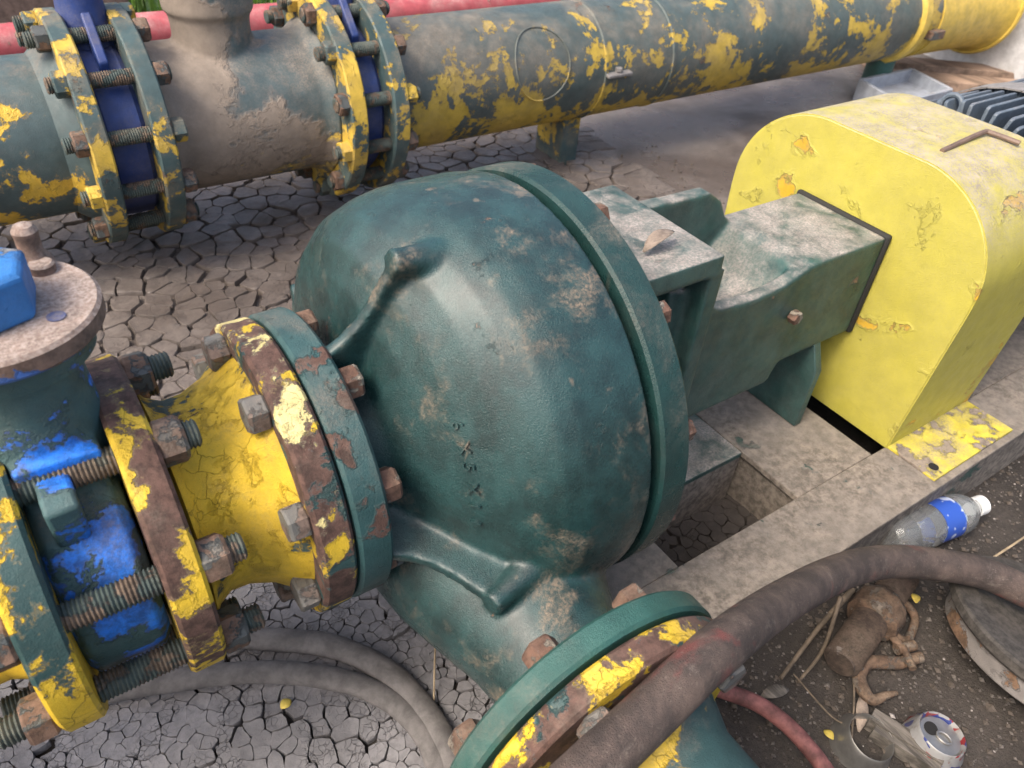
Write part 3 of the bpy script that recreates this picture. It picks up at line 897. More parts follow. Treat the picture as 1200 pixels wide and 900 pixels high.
def channel(y0, y1, face):
    mb = MB()
    mb.box(0.36, 2.1, y0, y1, 0.092, 0.1)
    mb.box(0.36, 2.1, y0, y1, -0.02, -0.01)
    yy = y0 if face < 0 else y1 - 0.008
    yo = 0.004 if face < 0 else -0.004
    mb.box(0.361, 2.099, yy + yo, yy + 0.008 + yo, -0.011, 0.093)
    return mb


channel(0.252, 0.342, -1).build('front_channel', M['skid'], sk, bevel=0.0015)
channel(0.712, 0.802, 1).build('rear_channel', M['skid'], sk, bevel=0.0015)
for x0, x1, nm in ((0.37, 0.545, 'cross_plate'), (0.765, 0.928, 'cross_plate'), (1.18, 2.05, 'cross_plate')):
    MB().box(x0, x1, 0.3425, 0.7115, 0.088, 0.0985).build(nm, M['skid'], sk, bevel=0.0015)
    MB().box(x0 + 0.006, x0 + 0.014, 0.3435, 0.7105, -0.01, 0.0882).build('cross_web', M['skid'], sk)
    MB().box(x1 - 0.008, x1 - 0.001, 0.3435, 0.7105, -0.01, 0.0882).build('cross_web', M['skid'], sk)
MB().box(0.5455, 0.7645, 0.442, 0.7115, 0.088, 0.0975).build('foot_plate', M['bracket'], sk, bevel=0.0015)
MB().box(0.546, 0.764, 0.443, 0.450, 0.0, 0.0882).build('foot_plate_web', M['skid'], sk)

# ------------------------------------------------------------------ coupling guard
gd = thing('coupling_guard', 'bright yellow sheet steel coupling guard with rounded top and dusty roof', 'guard', (1.06, PY, 0.1))


def guard_prof(w, top, bot, r=0.125, n=16):
    pts = [(PY - w + 0.012, bot), (PY - w, bot + 0.24)]
    for k in range(n + 1):
        a = math.pi - (math.pi / 2) * k / n
        pts.append((PY - w + r + r * math.cos(a), top - r * 0.95 + r * 0.95 * math.sin(a) + 0.008 * (k / n)))
    for k in range(n + 1):
        a = math.pi / 2 - (math.pi / 2) * k / n
        pts.append((PY + w - r + r * math.cos(a), top - r * 0.95 + r * 0.95 * math.sin(a) + 0.008 * (1 - k / n)))
    pts += [(PY + w, bot + 0.24), (PY + w - 0.012, bot)]
    return pts


o1 = guard_prof(0.201, 0.483, 0.1003); i1 = guard_prof(0.197, 0.479, 0.1003)
MB().extrude([(0.9545, y, z) for y, z in guard_prof(0.1995, 0.4815, 0.1003)], (0.004, 0, 0)).build('end_plate', M['guard'], gd, bevel=0.001)
MB().extrude([(1.158, y, z) for y, z in guard_prof(0.1995, 0.4815, 0.1003)], (0.004, 0, 0)).build('end_plate', M['guard'], gd, bevel=0.001)
hd = MB(); n = len(o1)
ring = []
for x in [0.956 + 0.208 * i / 8 for i in range(9)]:
    ring.append([(x, y, z) for y, z in o1] + [(x, y, z) for y, z in i1[::-1]])
m2 = 2 * n
vs = [p for r in ring for p in r]
fs = []
for i in range(8):
    for k in range(m2):
        l = (k + 1) % m2
        fs.append((i * m2 + k, (i + 1) * m2 + k, (i + 1) * m2 + l, i * m2 + l))
for k in range(n - 1):
    fs.append((k, k + 1, m2 - 2 - k, m2 - 1 - k))
    b = 8 * m2
    fs.append((b + k + 1, b + k, b + m2 - 1 - k, b + m2 - 2 - k))
hd.add(vs, fs).build('hood', M['guard'], gd, 30)
MB().box(0.957, 1.163, 0.262, 0.342, 0.1002, 0.105).build('foot', M['guard_tab'], gd, bevel=0.001)
MB().lathe([(0, 0.007), (0.0008, 0.007)], hit(1094, 547, 2, 0.1052), (0, 0, 1), 16).build('bolt_hole', M['black'], gd)
rod = [hit(1104, 177, 2, 0.492), hit(1150, 156, 2, 0.496), hit(1162, 156, 2, 0.496), hit(1195, 168, 2, 0.494)]
tag(MB().tube(catmull(rod, 6), 0.0034, 8).build('bent_rod', M['bent_rod'], None), 'thin bent brown rod lying on top of yellow guard', 'rod')

# ------------------------------------------------------------------ motor
mo = thing('electric_motor', 'grey blue electric motor with long cooling fins behind yellow guard', 'motor', (1.5, PY, 0.1))
MZ = 0.312
MB().lathe([(1.20, 0.06), (1.20, 0.13), (1.225, 0.152), (1.75, 0.152), (1.79, 0.12)], (0, PY, MZ), (1, 0, 0), 64).build('body', M['motor'], mo)
for k in range(60):
    a = 2 * math.pi * k / 60
    if math.sin(a) < -0.75: continue
    e = Vector((0, math.cos(a), math.sin(a))); tn = Vector((1, 0, 0)).cross(e)
    xs_ = 1.205 + 0.012 * (k % 2)
    prof = [(xs_, 0.145), (xs_ + 0.003, 0.180), (xs_ + 0.008, 0.183), (1.33, 0.183), (1.335, 0.176), (1.345, 0.176), (1.35, 0.183), (1.74, 0.183), (1.75, 0.145)]
    MB().extrude([Vector((x, PY, MZ)) + e * r - tn * 0.0028 for x, r in prof], tn * 0.0056).build('fin', M['motor'], mo, bevel=0.0012)
MB().box(1.25, 1.3, 0.39, 0.66, 0.1, 0.19).build('foot', M['motor'], mo, bevel=0.003)
MB().box(1.65, 1.7, 0.39, 0.66, 0.1, 0.19).build('foot', M['motor'], mo, bevel=0.003)
p0 = along(1088, 129, (hit(1088, 129, 0, 1.19) - CAM).dot(-back)); p1 = along(1124, 137, (hit(1124, 137, 0, 1.25) - CAM).dot(-back))
MB().tube([p0, p0.lerp(p1, 0.5), p1], 0.008, 12).build('lifting_eye_shank', M['bent_rod'], mo)
e0 = p0.lerp(p1, 0.6)
MB().tube([e0 + Vector((0.004 * math.sin(t), 0.016 * math.cos(t), 0.012 + 0.016 * math.sin(t))) for t in [math.pi * 2 * i / 20 for i in range(21)]], 0.004, 8).build('lifting_eye', M['motor'], mo)
hp = [Vector((1.36, PY, MZ)) + Vector((0, math.cos(R_(a)), math.sin(R_(a)))) * 0.186 for a in (55, 62, 70, 78, 86, 94, 102, 110)]
nb = MB()
for i in range(len(hp) - 1):
    nb.obox((hp[i] + hp[i + 1]) / 2, (0.028, 0, 0), (hp[i + 1] - hp[i]) * 0.52, (hp[i] - Vector((1.36, PY, MZ))).normalized() * 0.0012)
nb.build('nameplate_band', M['steel'], mo)

# ------------------------------------------------------------------ pipeline behind
BY, BZ, BR, BF = 1.57, 0.24, 0.1365, 0.203
st2 = setm(stud_mesh(0.0135, 0.192, 0.0040), M['stud'])
st3 = setm(stud_mesh(0.0135, 0.182, 0.0040), M['stud'])
nut2 = setm(nut_mesh(0.0212, 0.023), M['nut'])
nut3 = setm(nut_mesh(0.0212, 0.023), M['back_rim'])


def bflange(x0, x1, name, parent, mat='back_rim'):
    return flange_mb(x0, x1, BF, 0.10, BY, BZ, 96, 0.003).build(name, M[mat], parent)


pl_ = thing('pipe', 'large green pipe with yellow paint flakes, ending in flange left of blue valve', 'pipe', (-0.3, BY, 0.0), 'pipeline behind the pump')
MB().lathe([(-1.2, BR), (0.125, BR), (0.14, BR + 0.012), (0.160, BR + 0.024)], (0, BY, BZ), (1, 0, 0), 96).build('pipe_wall', M['back_pipe_left'], pl_)
bflange(0.158, 0.190, 'flange', pl_)


def wafer(x0, x1, label, stemx, st_me, y_tilt):
    w = thing('wafer_valve', label, 'valve', ((x0 + x1) / 2, BY, BZ - 0.16))
    MB().lathe([(x0 - 0.004, 0.150), (x0 + 0.006, 0.158), (x1 - 0.006, 0.158), (x1 + 0.004, 0.150)], (0, BY, BZ), (1, 0, 0), 96).build('body', M['wafer'], w)
    xm = (x0 + x1) / 2
    MB().lathe([(0, 0.05), (0.03, 0.042), (0.09, 0.036), (0.16, 0.034)], (xm, BY, BZ + 0.14), (0, 0, 1), 32).build('stem_neck', M['wafer'], w)
    MB().extrude([(xm - 0.008, BY - 0.03, BZ + 0.145), (xm - 0.008, BY - 0.095, BZ + 0.12), (xm - 0.008, BY - 0.10, BZ + 0.145), (xm - 0.008, BY - 0.03, BZ + 0.215)], (0.016, 0, 0)).build('rib', M['wafer'], w, bevel=0.003)
    L = (0.192 if st_me is st2 else 0.182)
    for k in range(12):
        d = near(15 + 30 * k, 0.181)
        s_ = inst(st_me, 'stud', w, T(xm - L / 2 + random.uniform(-0.006, 0.006), BY + d[0], BZ + d[1]) @ RX(k))
        fl = 0.036
        inst(nut3 if k % 3 == 0 else nut2, 'nut', s_, T(x1 + fl - 0.0005, BY + d[0], BZ + d[1]) @ RX(k * 1.9))
        inst(nut3 if k % 2 else nut2, 'nut', s_, T(x0 - fl - 0.0185, BY + d[0], BZ + d[1]) @ RX(k * 1.3))
    return w


wafer(0.192, 0.257, 'dusty dark blue wafer valve between long studs, beside the mud-coated tee', 0.22, st2, 0)
te = thing('pipe_tee', 'mud coated pipe tee with upright branch between two blue wafer valves', 'pipe tee', (0.45, BY, 0.0), 'pipeline behind the pump')
tb = MB()
tb.lathe([(0.29, BR + 0.022), (0.305, BR + 0.008), (0.32, BR), (0.59, BR), (0.605, BR + 0.01), (0.617, BR + 0.02)], (0, BY, BZ), (1, 0, 0), 96)
tb.lathe([(0.0, 0.075), (0.16, 0.070), (0.185, 0.072), (0.19, 0.080), (0.225, 0.080), (0.26, 0.078)], (0.435, BY, BZ), (0, 0, 1), 64)
remeshed(tb, 'tee_body', M['tee'], te, 0.005, 5)
bflange(0.259, 0.292, 'flange', te)
bflange(0.616, 0.650, 'flange', te)
wafer(0.652, 0.706, 'narrow dark blue wafer valve between tee and long flaked pipe', 0.68, st3, 0)
lg = thing('pipe', 'long green pipe shedding yellow paint, running from blue valve to white tank', 'pipe', (1.6, BY, 0.0), 'pipeline behind the pump')
MB().lathe([(0.74, BR + 0.022), (0.755, BR + 0.008), (0.77, BR), (1.30, BR), (1.302, BR + 0.003), (1.309, BR + 0.003), (1.311, BR), (1.52, BR), (1.522, BR + 0.003), (1.529, BR + 0.003), (1.531, BR), (2.72, BR)],
           (0, BY, BZ), (1, 0, 0), 96).build('pipe_wall', M['back_pipe'], lg)
bflange(0.708, 0.742, 'flange', lg)
# saddle patch, clip, collar, yellow end
pr = []
for k in range(41):
    a = 2 * math.pi * k / 40
    x = 1.12 + 0.075 * math.cos(a); ang = R_(22) + 0.075 * math.sin(a) / BR * 1.1
    pr.append((x, BY - (BR + 0.001) * math.cos(ang), BZ + (BR + 0.001) * math.sin(ang)))
MB().tube(pr, 0.0022, 8, cap=False).build('weld_ring', M['back_pipe'], lg)
cp = hit(722, 84, 1, BY - BR + 0.006)
MB().obox(cp, (0.038, 0, 0), (0, 0.02, 0.004), (0, 0, 0.004)).build('bracket_tab', M['steel'], lg, bevel=0.002)
inst(setm(nut_mesh(0.01, 0.01), M['steel']), 'nut', lg, T(cp.x, cp.y - 0.008, cp.z + 0.003) @ Matrix.Rotation(-math.pi / 2, 4, 'Y'))
MB().lathe([(2.60, BR + 0.002), (2.61, BR + 0.012), (2.64, BR + 0.012), (2.65, BR + 0.002)], (0, BY, BZ), (1, 0, 0), 96).build('collar', M['end_yellow'], lg)
MB().lathe([(2.72, BR - 0.02), (2.72, BR + 0.004), (2.95, BR + 0.006), (3.12, BR + 0.01), (3.16, BR + 0.03)], (0, BY, BZ), (1, 0, 0), 96).build('end_sleeve', M['end_yellow'], lg)
MB().lathe([(3.155, 0.08), (3.155, BR + 0.034), (3.165, BR + 0.038), (3.175, BR + 0.034), (3.175, 0.08)], (0, BY, BZ), (1, 0, 0), 96, closed=True).build('end_rim', M['end_yellow'], lg)
MB().obox((2.70, BY - BR - 0.002, BZ - 0.03), (0.035, 0, 0), (0, 0.02, 0), (0, 0, 0.014)).build('clamp', M['nut'], lg, bevel=0.004)
MB().box(1.26, 1.315, BY - 0.055, BY + 0.055, -0.03, BZ - 0.09).build('support_leg', M['back_rim'], lg, bevel=0.003)
MB().lathe([(-0.03, 0.045), (0.13, 0.045)], (2.64, BY - 0.03, 0.0), (0, 0, 1), 24).build('support_stub', M['discharge'], lg)

# ------------------------------------------------------------------ far things
rp = [hit(-60, 48, 2, 0.10), hit(210, 28, 2, 0.10), hit(330, 19, 2, 0.10), hit(560, 8, 2, 0.10), hit(760, -6, 2, 0.1)]
rq = [Vector((-0.8, 2.62, 0.1)), Vector((0.7, 2.60, 0.1)), Vector((1.7, 2.55, 0.1)), Vector((4.5, 2.50, 0.1))]
rpo = thing('red_pipe', 'faded red pipe lying behind the big pipeline in front of grass', 'pipe', (1.5, 2.58, 0.0))
MB().tube(catmull(rq, 8), 0.052, 24).build('pipe_wall', M['red_pipe'], rpo)
for k, x in enumerate((-0.2, 1.3, 2.9)):
    MB().box(x, x + 0.08, 2.48, 2.68, -0.03, 0.055).build('sleeper', M['plank'], rpo, bevel=0.004)
bm_ = thing('timber_beam', 'grey brown weathered timber lying behind red pipe', 'timber', (0.0, 3.0, 0.0))
MB().box(-1.0, 0.56, 2.9, 3.0, -0.02, 0.30).build('upper_face', M['beam'], bm_, bevel=0.008)
gb = MB()
rg = random.Random(5)
for k in range(5200):
    x = rg.uniform(0.3, 3.6); y = rg.uniform(2.95, 4.6)
    h = rg.uniform(0.08, 0.3); a = rg.uniform(0, 6.28); w = rg.uniform(0.003, 0.007); l = rg.uniform(0.0, 0.12)
    dx, dy = math.cos(a), math.sin(a)
    gb.add([(x - dy * w, y + dx * w, -0.01), (x + dy * w, y - dx * w, -0.01), (x + dx * l * 0.4 + dy * w * 0.7, y + dy * l * 0.4 - dx * w * 0.7, h * 0.6),
            (x + dx * l * 0.4 - dy * w * 0.7, y + dy * l * 0.4 + dx * w * 0.7, h * 0.6), (x + dx * l, y + dy * l, h)], [(0, 1, 2, 3), (3, 2, 4)])
go = gb.build('grass', M['grass'], None)
tag(go, 'bright green grass beyond the red pipe', None, None, 'stuff')
tk = MB()
tk.lathe([(0.0, 0.90), (0.06, 0.92), (1.2, 0.92), (1.3, 0.6)], (4.15, 1.55, -0.02), (0, 0, 1), 96)
tko = thing('white_tank', 'white painted tank standing at end of long pipe', 'tank', (4.15, 1.55, 0))
tk.build('tank_wall', M['white_tank'], tko)
for k, (a, b, w) in enumerate((((2.85, 1.72), (3.35, 1.35), 0.045), ((2.78, 1.55), (3.25, 1.22), 0.05))):
    a_ = Vector((*a, 0.018 + 0.0 * k)); b_ = Vector((*b, 0.018))
    d = (b_ - a_); sd_ = Vector((-d.y, d.x, 0)).normalized()
    po = MB().obox((a_ + b_) / 2, d / 2, sd_ * w, (0, 0, 0.022)).build('plank', M['plank'], None, bevel=0.003)
    tag(po, ('brown plank touching the foot of white tank', 'brown plank beside green pipe stub, further from white tank')[k], 'plank', 'planks by the white tank')
tr = thing('metal_tray', 'grey painted open steel tray on ground behind yellow guard', 'tray', (2.5, 1.35, 0))
ta, tbb, tcc = hit(1006, 101, 2, 0.05), hit(1066, 88, 2, 0.05), hit(1112, 112, 2, 0.05)
u = (tbb - ta); v = (tcc - tbb)
MB().obox(ta + (u + v) / 2 - Vector((0, 0, 0.02)), u / 2, v / 2, (0, 0, 0.003)).build('tray_floor', M['grey_tray'], tr)
for c0, du, dv in ((ta + u / 2, u / 2, v.normalized() * 0.008), (ta + u / 2 + v, u / 2, v.normalized() * 0.008), (ta + v / 2, u.normalized() * 0.008, v / 2), (tbb + v / 2, u.normalized() * 0.008, v / 2)):
    MB().obox(c0 - Vector((0, 0, 0.012)), du, dv, (0, 0, 0.035)).build('tray_side', M['grey_tray'], tr, bevel=0.002)

# ------------------------------------------------------------------ hoses
hp_ = [along(590, 1000, 0.50), along(695, 900, 0.535), along(760, 838, 0.565), along(840, 762, 0.61), along(916, 706, 0.73), along(991, 668, 0.86), along(1055, 658, 0.93), along(1142, 669, 0.96), along(1199, 692, 0.955), along(1300, 745, 0.93), Vector((0.98, -0.16, 0.05)), Vector((1.02, -0.38, 0.018)), Vector((0.95, -0.8, 0.016)), Vector((0.7, -1.4, 0.016))]
tag(MB().tube(catmull(hp_, 12), 0.0195, 28).build('thick_hose', M['hose'], None, 60), 'thick dirty brown rubber hose arching over the discharge pipe and scrap', 'hose')
ph = [hit(770, 770, 2, 0.02), hit(832, 803, 2, 0.022), hit(890, 826, 2, 0.022), hit(935, 862, 2, 0.022), hit(975, 915, 2, 0.02), hit(1000, 980, 2, 0.02)]
tag(MB().tube(catmull(ph, 10), 0.0095, 16).build('thin_hose', M['pink_hose'], None, 60), 'thin faded red hose on the dirt beside discharge pipe', 'hose')


def loop(pxs, z, r, name, label, wob):
    pts = []
    for k, (a, b) in enumerate(pxs): pts.append(hit(a, b, 2, z))
    P = catmull(pts, 12)
    P = [p + Vector((0, 0, 0.004 * mnoise.noise(p * 9) + wob)) for p in P]
    o = MB().tube(P, lambda t: r * (1 + 0.08 * mnoise.noise(Vector((t * 14, 2, z)))), 18, flat=0.75).build(name, M['hose_mud'], None, 60)
    tag(o, label, 'hose')


loop([(150, 740), (300, 748), (390, 757), (455, 788), (500, 835), (528, 890), (540, 960)], 0.012, 0.0145, 'muddy_hose', 'mud caked grey hose curving on cracked mud, outer loop ending under green flange', 0)
loop([(-60, 852), (20, 835), (150, 806), (270, 790), (360, 790), (430, 806), (480, 838), (512, 890), (525, 960)], 0.010, 0.0135, 'muddy_hose', 'mud caked grey hose half sunk in cracked mud beneath the blue valve, inner loop', 0)

# ------------------------------------------------------------------ scrap and litter on the right
# bottle
b0, b1 = hit(1036, 633, 2, 0.033), hit(1146, 593, 2, 0.033)
ax = (b1 - b0).normalized()
bt = thing('plastic_bottle', 'empty clear plastic water bottle with blue label lying beside base frame', 'bottle', (b0.x, b0.y, 0))
prof = [(0, 0.012), (0.002, 0.026), (0.010, 0.0315), (0.035, 0.032), (0.038, 0.030), (0.042, 0.032), (0.06, 0.0315), (0.064, 0.0295), (0.068, 0.0315), (0.082, 0.0315), (0.085, 0.0295), (0.125, 0.0295), (0.13, 0.0315), (0.15, 0.028), (0.168, 0.018), (0.175, 0.0125), (0.19, 0.0125), (0.19, 0.011), (0.175, 0.011), (0.165, 0.0165),
        (0.148, 0.0262), (0.13, 0.030), (0.085, 0.0282), (0.04, 0.0286), (0.012, 0.030), (0.004, 0.024), (0.003, 0.012)]
MB().lathe(prof, b0, ax, 40).build('bottle_shell', M['bottle'], bt)
MB().lathe([(0.0865, 0.0298), (0.0865, 0.0303), (0.123, 0.0303), (0.123, 0.0298)], b0, ax, 40, closed=True).build('paper_label', M['label'], bt)
MB().lathe([(0.178, 0.0128), (0.178, 0.0145), (0.193, 0.0145), (0.194, 0.012)], b0, ax, 24).build('cap', M['cap'], bt)
# hub
hc = hit(1204, 786, 2, 0.0)
hb = thing('wheel_hub', 'rusty flanged steel hub lying under the thick hose', 'hub', (hc.x, hc.y, 0))
hax = Vector((0.26, 0.02, 1)).normalized()
hb0 = Vector((hc.x, hc.y, 0.0))
MB().lathe([(0.0, 0.046), (0.026, 0.05)], hb0 + Vector((-0.02, 0, 0)), hax, 8).build('boss', M['rust_iron'], hb, 30, bevel=0.004)
MB().lathe([(0.024, 0.05), (0.024, 0.112), (0.028, 0.117), (0.058, 0.119)], hb0, hax, 72).build('drum', M['hub_iron'], hb)
MB().lathe([(0.056, 0.10), (0.056, 0.126), (0.060, 0.129), (0.070, 0.129), (0.073, 0.126), (0.073, 0.10), (0.066, 0.095), (0.062, 0.03), (0.06, 0.03)], hb0, hax, 72).build('rim', M['hub_dark'], hb)
# big bolt
q0, q1 = hit(984, 778, 2, 0.036), hit(1072, 655, 2, 0.036)
ax = (q1 - q0).normalized()
bb = thing('threaded_bolt', 'large rusty threaded bolt with collar lying in the dirt', 'bolt', (q0.x, q0.y, 0))
pf = [(0, 0.017)]
for i in range(16): pf += [(0.003 + i * 0.0052, 0.0172), (0.0052 + i * 0.0052, 0.0218)]
pf += [(0.088, 0.0195)]
MB().lathe(pf, q0, ax, 28).build('threaded_shank', M['rust_iron'], bb, 25)
MB().lathe([(0.084, 0.026), (0.088, 0.032), (0.112, 0.034), (0.124, 0.028), (0.127, 0.02)], q0, ax, 10).build('collar', M['tan_iron'], bb, 50)
pf = [(0.124, 0.018)]
for i in range(12): pf += [(0.128 + i * 0.0052, 0.0166), (0.1302 + i * 0.0052, 0.0206)]
pf.append((0.2, 0.016))
MB().lathe(pf, q0, ax, 28).build('far_shank', M['rust_iron'], bb, 25)
# hook with chain link
hk = thing('chain_hook', 'tan rusty open steel hook lying between bolt and crushed cans', 'hook', tuple(hit(1030, 800, 2, 0.0)))
hkp = [hit(px, py, 2, 0.02) for px, py in ((1051, 812), (1038, 815), (1022, 820), (1010, 806), (1007, 790), (1016, 777), (1032, 776), (1050, 777), (1062, 775), (1072, 771))]
MB().tube(catmull(hkp, 6), lambda t: 0.0028 + 0.0056 * min(1, t * 3.2) - 0.002 * max(0, t - 0.7) / 0.3, 14, flat=0.9).build('hook_body', M['tan_iron'], hk, 60)
c_ = hit(1070, 771, 2, 0.026)
for s_ in (-1, 1):
    e_ = hit(1064 + 4 * s_, 766 + 7 * s_, 2, 0.026)
    MB().tube([e_ - (hkp[-1] - hkp[-3]).normalized() * 0.012, e_, e_ + (hkp[-1] - hkp[-3]).normalized() * 0.014], lambda t: 0.0068, 12).build('clevis_ear', M['tan_iron'], hk, 60)
MB().tube([hit(1058, 757, 2, 0.03), hit(1070, 784, 2, 0.03)], 0.0045, 10).build('clevis_pin', M['tan_iron'], hk, 60)


def link(cpx, cpy, z, ang, tilt, L=0.028, W=0.016, r=0.0052):
    c = hit(cpx, cpy, 2, z)
    pts = []
    for k in range(29):
        a = 2 * math.pi * k / 28
        x = math.cos(a) * W + (L - W) * (1 if math.cos(a) > 0 else -1) * min(1, abs(math.cos(a)) * 3)
        pts.append((x, math.sin(a) * W, 0))
    Mx = Matrix.Translation(c) @ Matrix.Rotation(R_(ang), 4, 'Z') @ Matrix.Rotation(R_(tilt), 4, 'X')
    return MB().tube([Mx @ Vector(p) for p in pts], r, 10, cap=False)


tag(link(1058, 728, 0.024, 20, 25).build('chain_link', M['tan_iron'], None, 60), 'rusty tan chain link beside collar of large bolt', 'chain link')
tag(link(1046, 748, 0.018, 75, 55, 0.022, 0.013).build('chain_link', M['tan_iron'], None, 60), 'small rusty chain link hanging down towards the hook', 'chain link')
# cans
def can(px, py, name, label, body, tilt, opened):
    c = along(px, py, 0.875)
    t = thing(name, label, 'can', (c.x, c.y, 0))
    axv = Vector(tilt).normalized()
    base = c - axv * 0.085
    sq = lambda a: 1.0
    MB().lathe([(0.0, 0.026), (0.006, 0.033), (0.068, 0.033), (0.080, 0.0272), (0.085, 0.0268), (0.0865, 0.0255), (0.084, 0.0245), (0.079 if not opened else 0.03, 0.0238)], base, axv, 40).build('can_body', body, t, 40)
    if not opened:
        u_, v_, w_ = frame(axv)
        tp = base + axv * 0.0795
        MB().lathe([(0, 0.0238), (0.0012, 0.0225), (0.0012, 0.001)], tp, axv, 32).build('lid', M['alu'], t)
        d_ = (v_ * 0.2 - w_ * 1.0).normalized()
        MB().tube([tp + axv * 0.0028 + d_ * (0.004 + 0.008 * math.cos(a)) + axv.cross(d_) * 0.0058 * math.sin(a) for a in [2 * math.pi * k / 20 for k in range(21)]], 0.0014, 8, cap=False).build('pull_tab', M['alu'], t)
        pts = [tp + axv * 0.0016 - d_ * (0.011 + 0.0075 * math.cos(a)) + axv.cross(d_) * 0.009 * math.sin(a) for a in [2 * math.pi * k / 18 for k in range(18)]]
        MB().extrude(pts, axv * 0.0004).build('mouth_opening', M['black'], t)
    else:
        MB().lathe([(0.030, 0.0236), (0.033, 0.012), (0.0335, 0.001)], base, axv, 24).build('dirt_inside', M['mud_dark'], t)


can(1104, 860, 'drink_can', 'dented red, white and blue drink can with opened tab half buried in dirt', M['can_red'], (0.10, -0.05, 1.0), False)
can(1021, 864, 'tin_can', 'open topped bare metal can with dirt inside beside split wood', M['alu'], (0.05, -0.18, 1.0), True)
# wood
w0 = hit(1062, 874, 2, 0.012)
wd = thing('wood_block', 'grey split weathered wood piece between the two cans', 'wood', (w0.x, w0.y, 0))
for k in range(3):
    ax_ = Vector((0.28, -0.96, 0.05)).normalized(); sv_ = Vector((0.96, 0.28, 0))
    MB().obox(w0 + sv_ * (-0.009 + 0.009 * k) - ax_ * (0.004 * (k % 3)) + Vector((0, 0, 0.002 * (k % 2))), ax_ * (0.036 + 0.004 * (k % 2)), sv_ * 0.0047, (0, 0, 0.010 + 0.001 * (k % 3))).build('splinter', M['wood'], wd, bevel=0.0005)
cb = hit(1000, 845, 2, 0.012)
# twigs and straws
for pts, r, lab in (([(1000, 690), (960, 735), (915, 795)], 0.004, 'dry forked twig leaning under the thick hose'),
                    ([(985, 700), (965, 760), (935, 800)], 0.003, 'dry twig with peeling bark beside large bolt')):
    P = [hit(px, py, 2, z) for (px, py), z in zip(pts, (0.05, 0.022, 0.008))]
    tag(MB().tube(catmull(P, 6), lambda t: r * (1 - 0.4 * t), 8).build('twig', M['twig'], None, 60), lab, 'twig')
for pts, lab in (([(996, 760), (1001, 810), (998, 868)], 'thin dark wire stem standing left of open can'), ([(930, 790), (975, 840), (1000, 850)], 'thin grey stem lying from twigs to open can')):
    P = [hit(px, py, 2, z) for (px, py), z in zip(pts, (0.014, 0.02, 0.012))]
    tag(MB().tube(catmull(P, 6), 0.0011, 6).build('dry_stem', M['twig'], None, 60), lab, 'stem')
P = [hit(1158, 657, 2, 0.01), hit(1180, 643, 2, 0.012), hit(1215, 620, 2, 0.012)]
tag(MB().tube(catmull(P, 5), 0.0016, 6).build('straw', M['straw'], None, 60), 'dry straw lying on dirt near the bottle', 'straw')
P = [hit(508, 842, 2, 0.004), hit(509, 790, 2, 0.004) + Vector((0, 0, 0.02)), hit(511, 735, 2, 0.004) + Vector((0, 0, 0.01))]
tag(MB().tube(catmull(P, 5), 0.0011, 6).build('straw', M['straw'], None, 60), 'thin straw on cracked mud beside pump outlet', 'straw')


def leaf(c, L, W, ang, tilt, mat, name, label, cat='leaf', fold=0.25):
    vs, fs = [], []
    n = 6
    for i in range(n + 1):
        t = i / n
        w = W * math.sin(math.pi * min(0.98, t * 0.94 + 0.03)) ** 0.8
        zc = 0.12 * L * math.sin(t * 3)
        vs += [(L * (t - 0.5), -w, zc + fold * w), (L * (t - 0.5), 0, zc), (L * (t - 0.5), w, zc + fold * w)]
    for i in range(n):
        a = i * 3
        fs += [(a, a + 3, a + 4, a + 1), (a + 1, a + 4, a + 5, a + 2)]
    Mx = Matrix.Translation(c) @ Matrix.Rotation(R_(ang), 4, 'Z') @ Matrix.Rotation(R_(tilt), 4, 'Y')
    o = MB().add([Mx @ Vector(p) for p in vs], fs).build(name, mat, None, 60)
    sm = o.modifiers.new('thick', 'SOLIDIFY'); sm.thickness = 0.0006
    tag(o, label, cat)


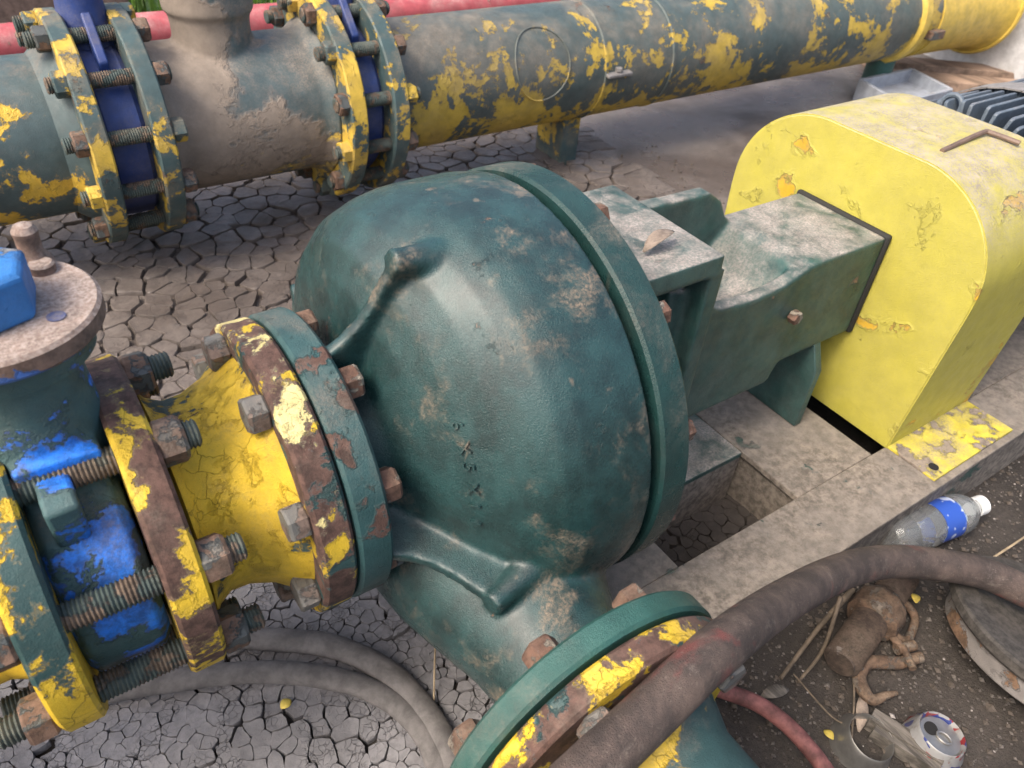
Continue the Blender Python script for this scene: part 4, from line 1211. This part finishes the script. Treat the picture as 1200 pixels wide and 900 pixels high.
leaf(hit(772, 283, 2, 0.477), 0.05, 0.008, 12, -6, M['dead_leaf'], 'dead_leaf', 'dry curled leaf lying on pump bracket behind casing ring')
leaf(hit(1072, 701, 2, 0.012), 0.018, 0.006, 40, 10, M['leaf'], 'yellow_leaf', 'small yellow leaf beside rusty hub')
leaf(hit(971, 861, 2, 0.010), 0.014, 0.005, 80, 12, M['leaf'], 'yellow_leaf', 'small yellow leaf left of open can')
leaf(hit(335, 770 + 55, 2, 0.010), 0.014, 0.006, 20, 5, M['leaf'], 'yellow_flake', 'yellow paint flake on cracked mud inside hose loop', 'paint flake', 0.1)
leaf(hit(908, 812, 2, 0.012), 0.036, 0.008, 160, 6, M['wood'], 'bark_chip', 'pale grey bark chip by the thin red hose', 'bark', 0.05)
leaf(hit(1008, 836, 2, 0.012), 0.045, 0.007, 35, -8, M['dead_leaf'], 'dead_leaf', 'broad dry leaf lying between hook and open can')
pbs = hit(1130, 640, 2, 0.012)
# gravel
for mt, cnt, sz, sd_ in (('pebble', 4800, (0.0010, 0.0032), 3), ('pebble_w', 300, (0.0008, 0.0022), 4), ('dusty', 1500, (0.0015, 0.0055), 6)):
    gm = MB(); rg = random.Random(sd_)
    for k in range(cnt):
        x = rg.uniform(0.42, 1.6); y = rg.uniform(-0.15, 0.26) if rg.random() < 0.85 else rg.uniform(0.85, 1.5)
        if y > 0.5 and x < 0.95: continue
        s = rg.uniform(*sz) * (1.0 if rg.random() < 0.93 else 1.8)
        z = gz(x, y) + 0.001 - 0.013 * plate_zone(x, y) + 0.006 * mnoise.noise(Vector((x * 24, y * 24, 7))) * (1 - sstep(0.5, 1.0, y))
        c = Vector((x, y, z + s * 0.25))
        q = [Vector((rg.uniform(0.6, 1.2) * s * a, rg.uniform(0.6, 1.2) * s * b, rg.uniform(0.5, 0.9) * s * d)) for a, b, d in ((1, 0, 0), (-1, 0, 0), (0, 1, 0), (0, -1, 0), (0, 0, 1), (0, 0, -1))]
        gm.add([c + p for p in q], [(0, 2, 4), (2, 1, 4), (1, 3, 4), (3, 0, 4), (2, 0, 5), (1, 2, 5), (3, 1, 5), (0, 3, 5)])
    nm = {'pebble': 'gravel', 'pebble_w': 'pale_grit', 'dusty': 'soil_crumbs'}[mt]
    o = gm.build(nm, M[mt], None, 0)
    tag(o, {'pebble': 'dark gravel scattered over the dirt', 'pebble_w': 'pale grit scattered over the dirt', 'dusty': 'brown soil crumbs scattered over the dirt'}[mt], None, None, 'stuff')
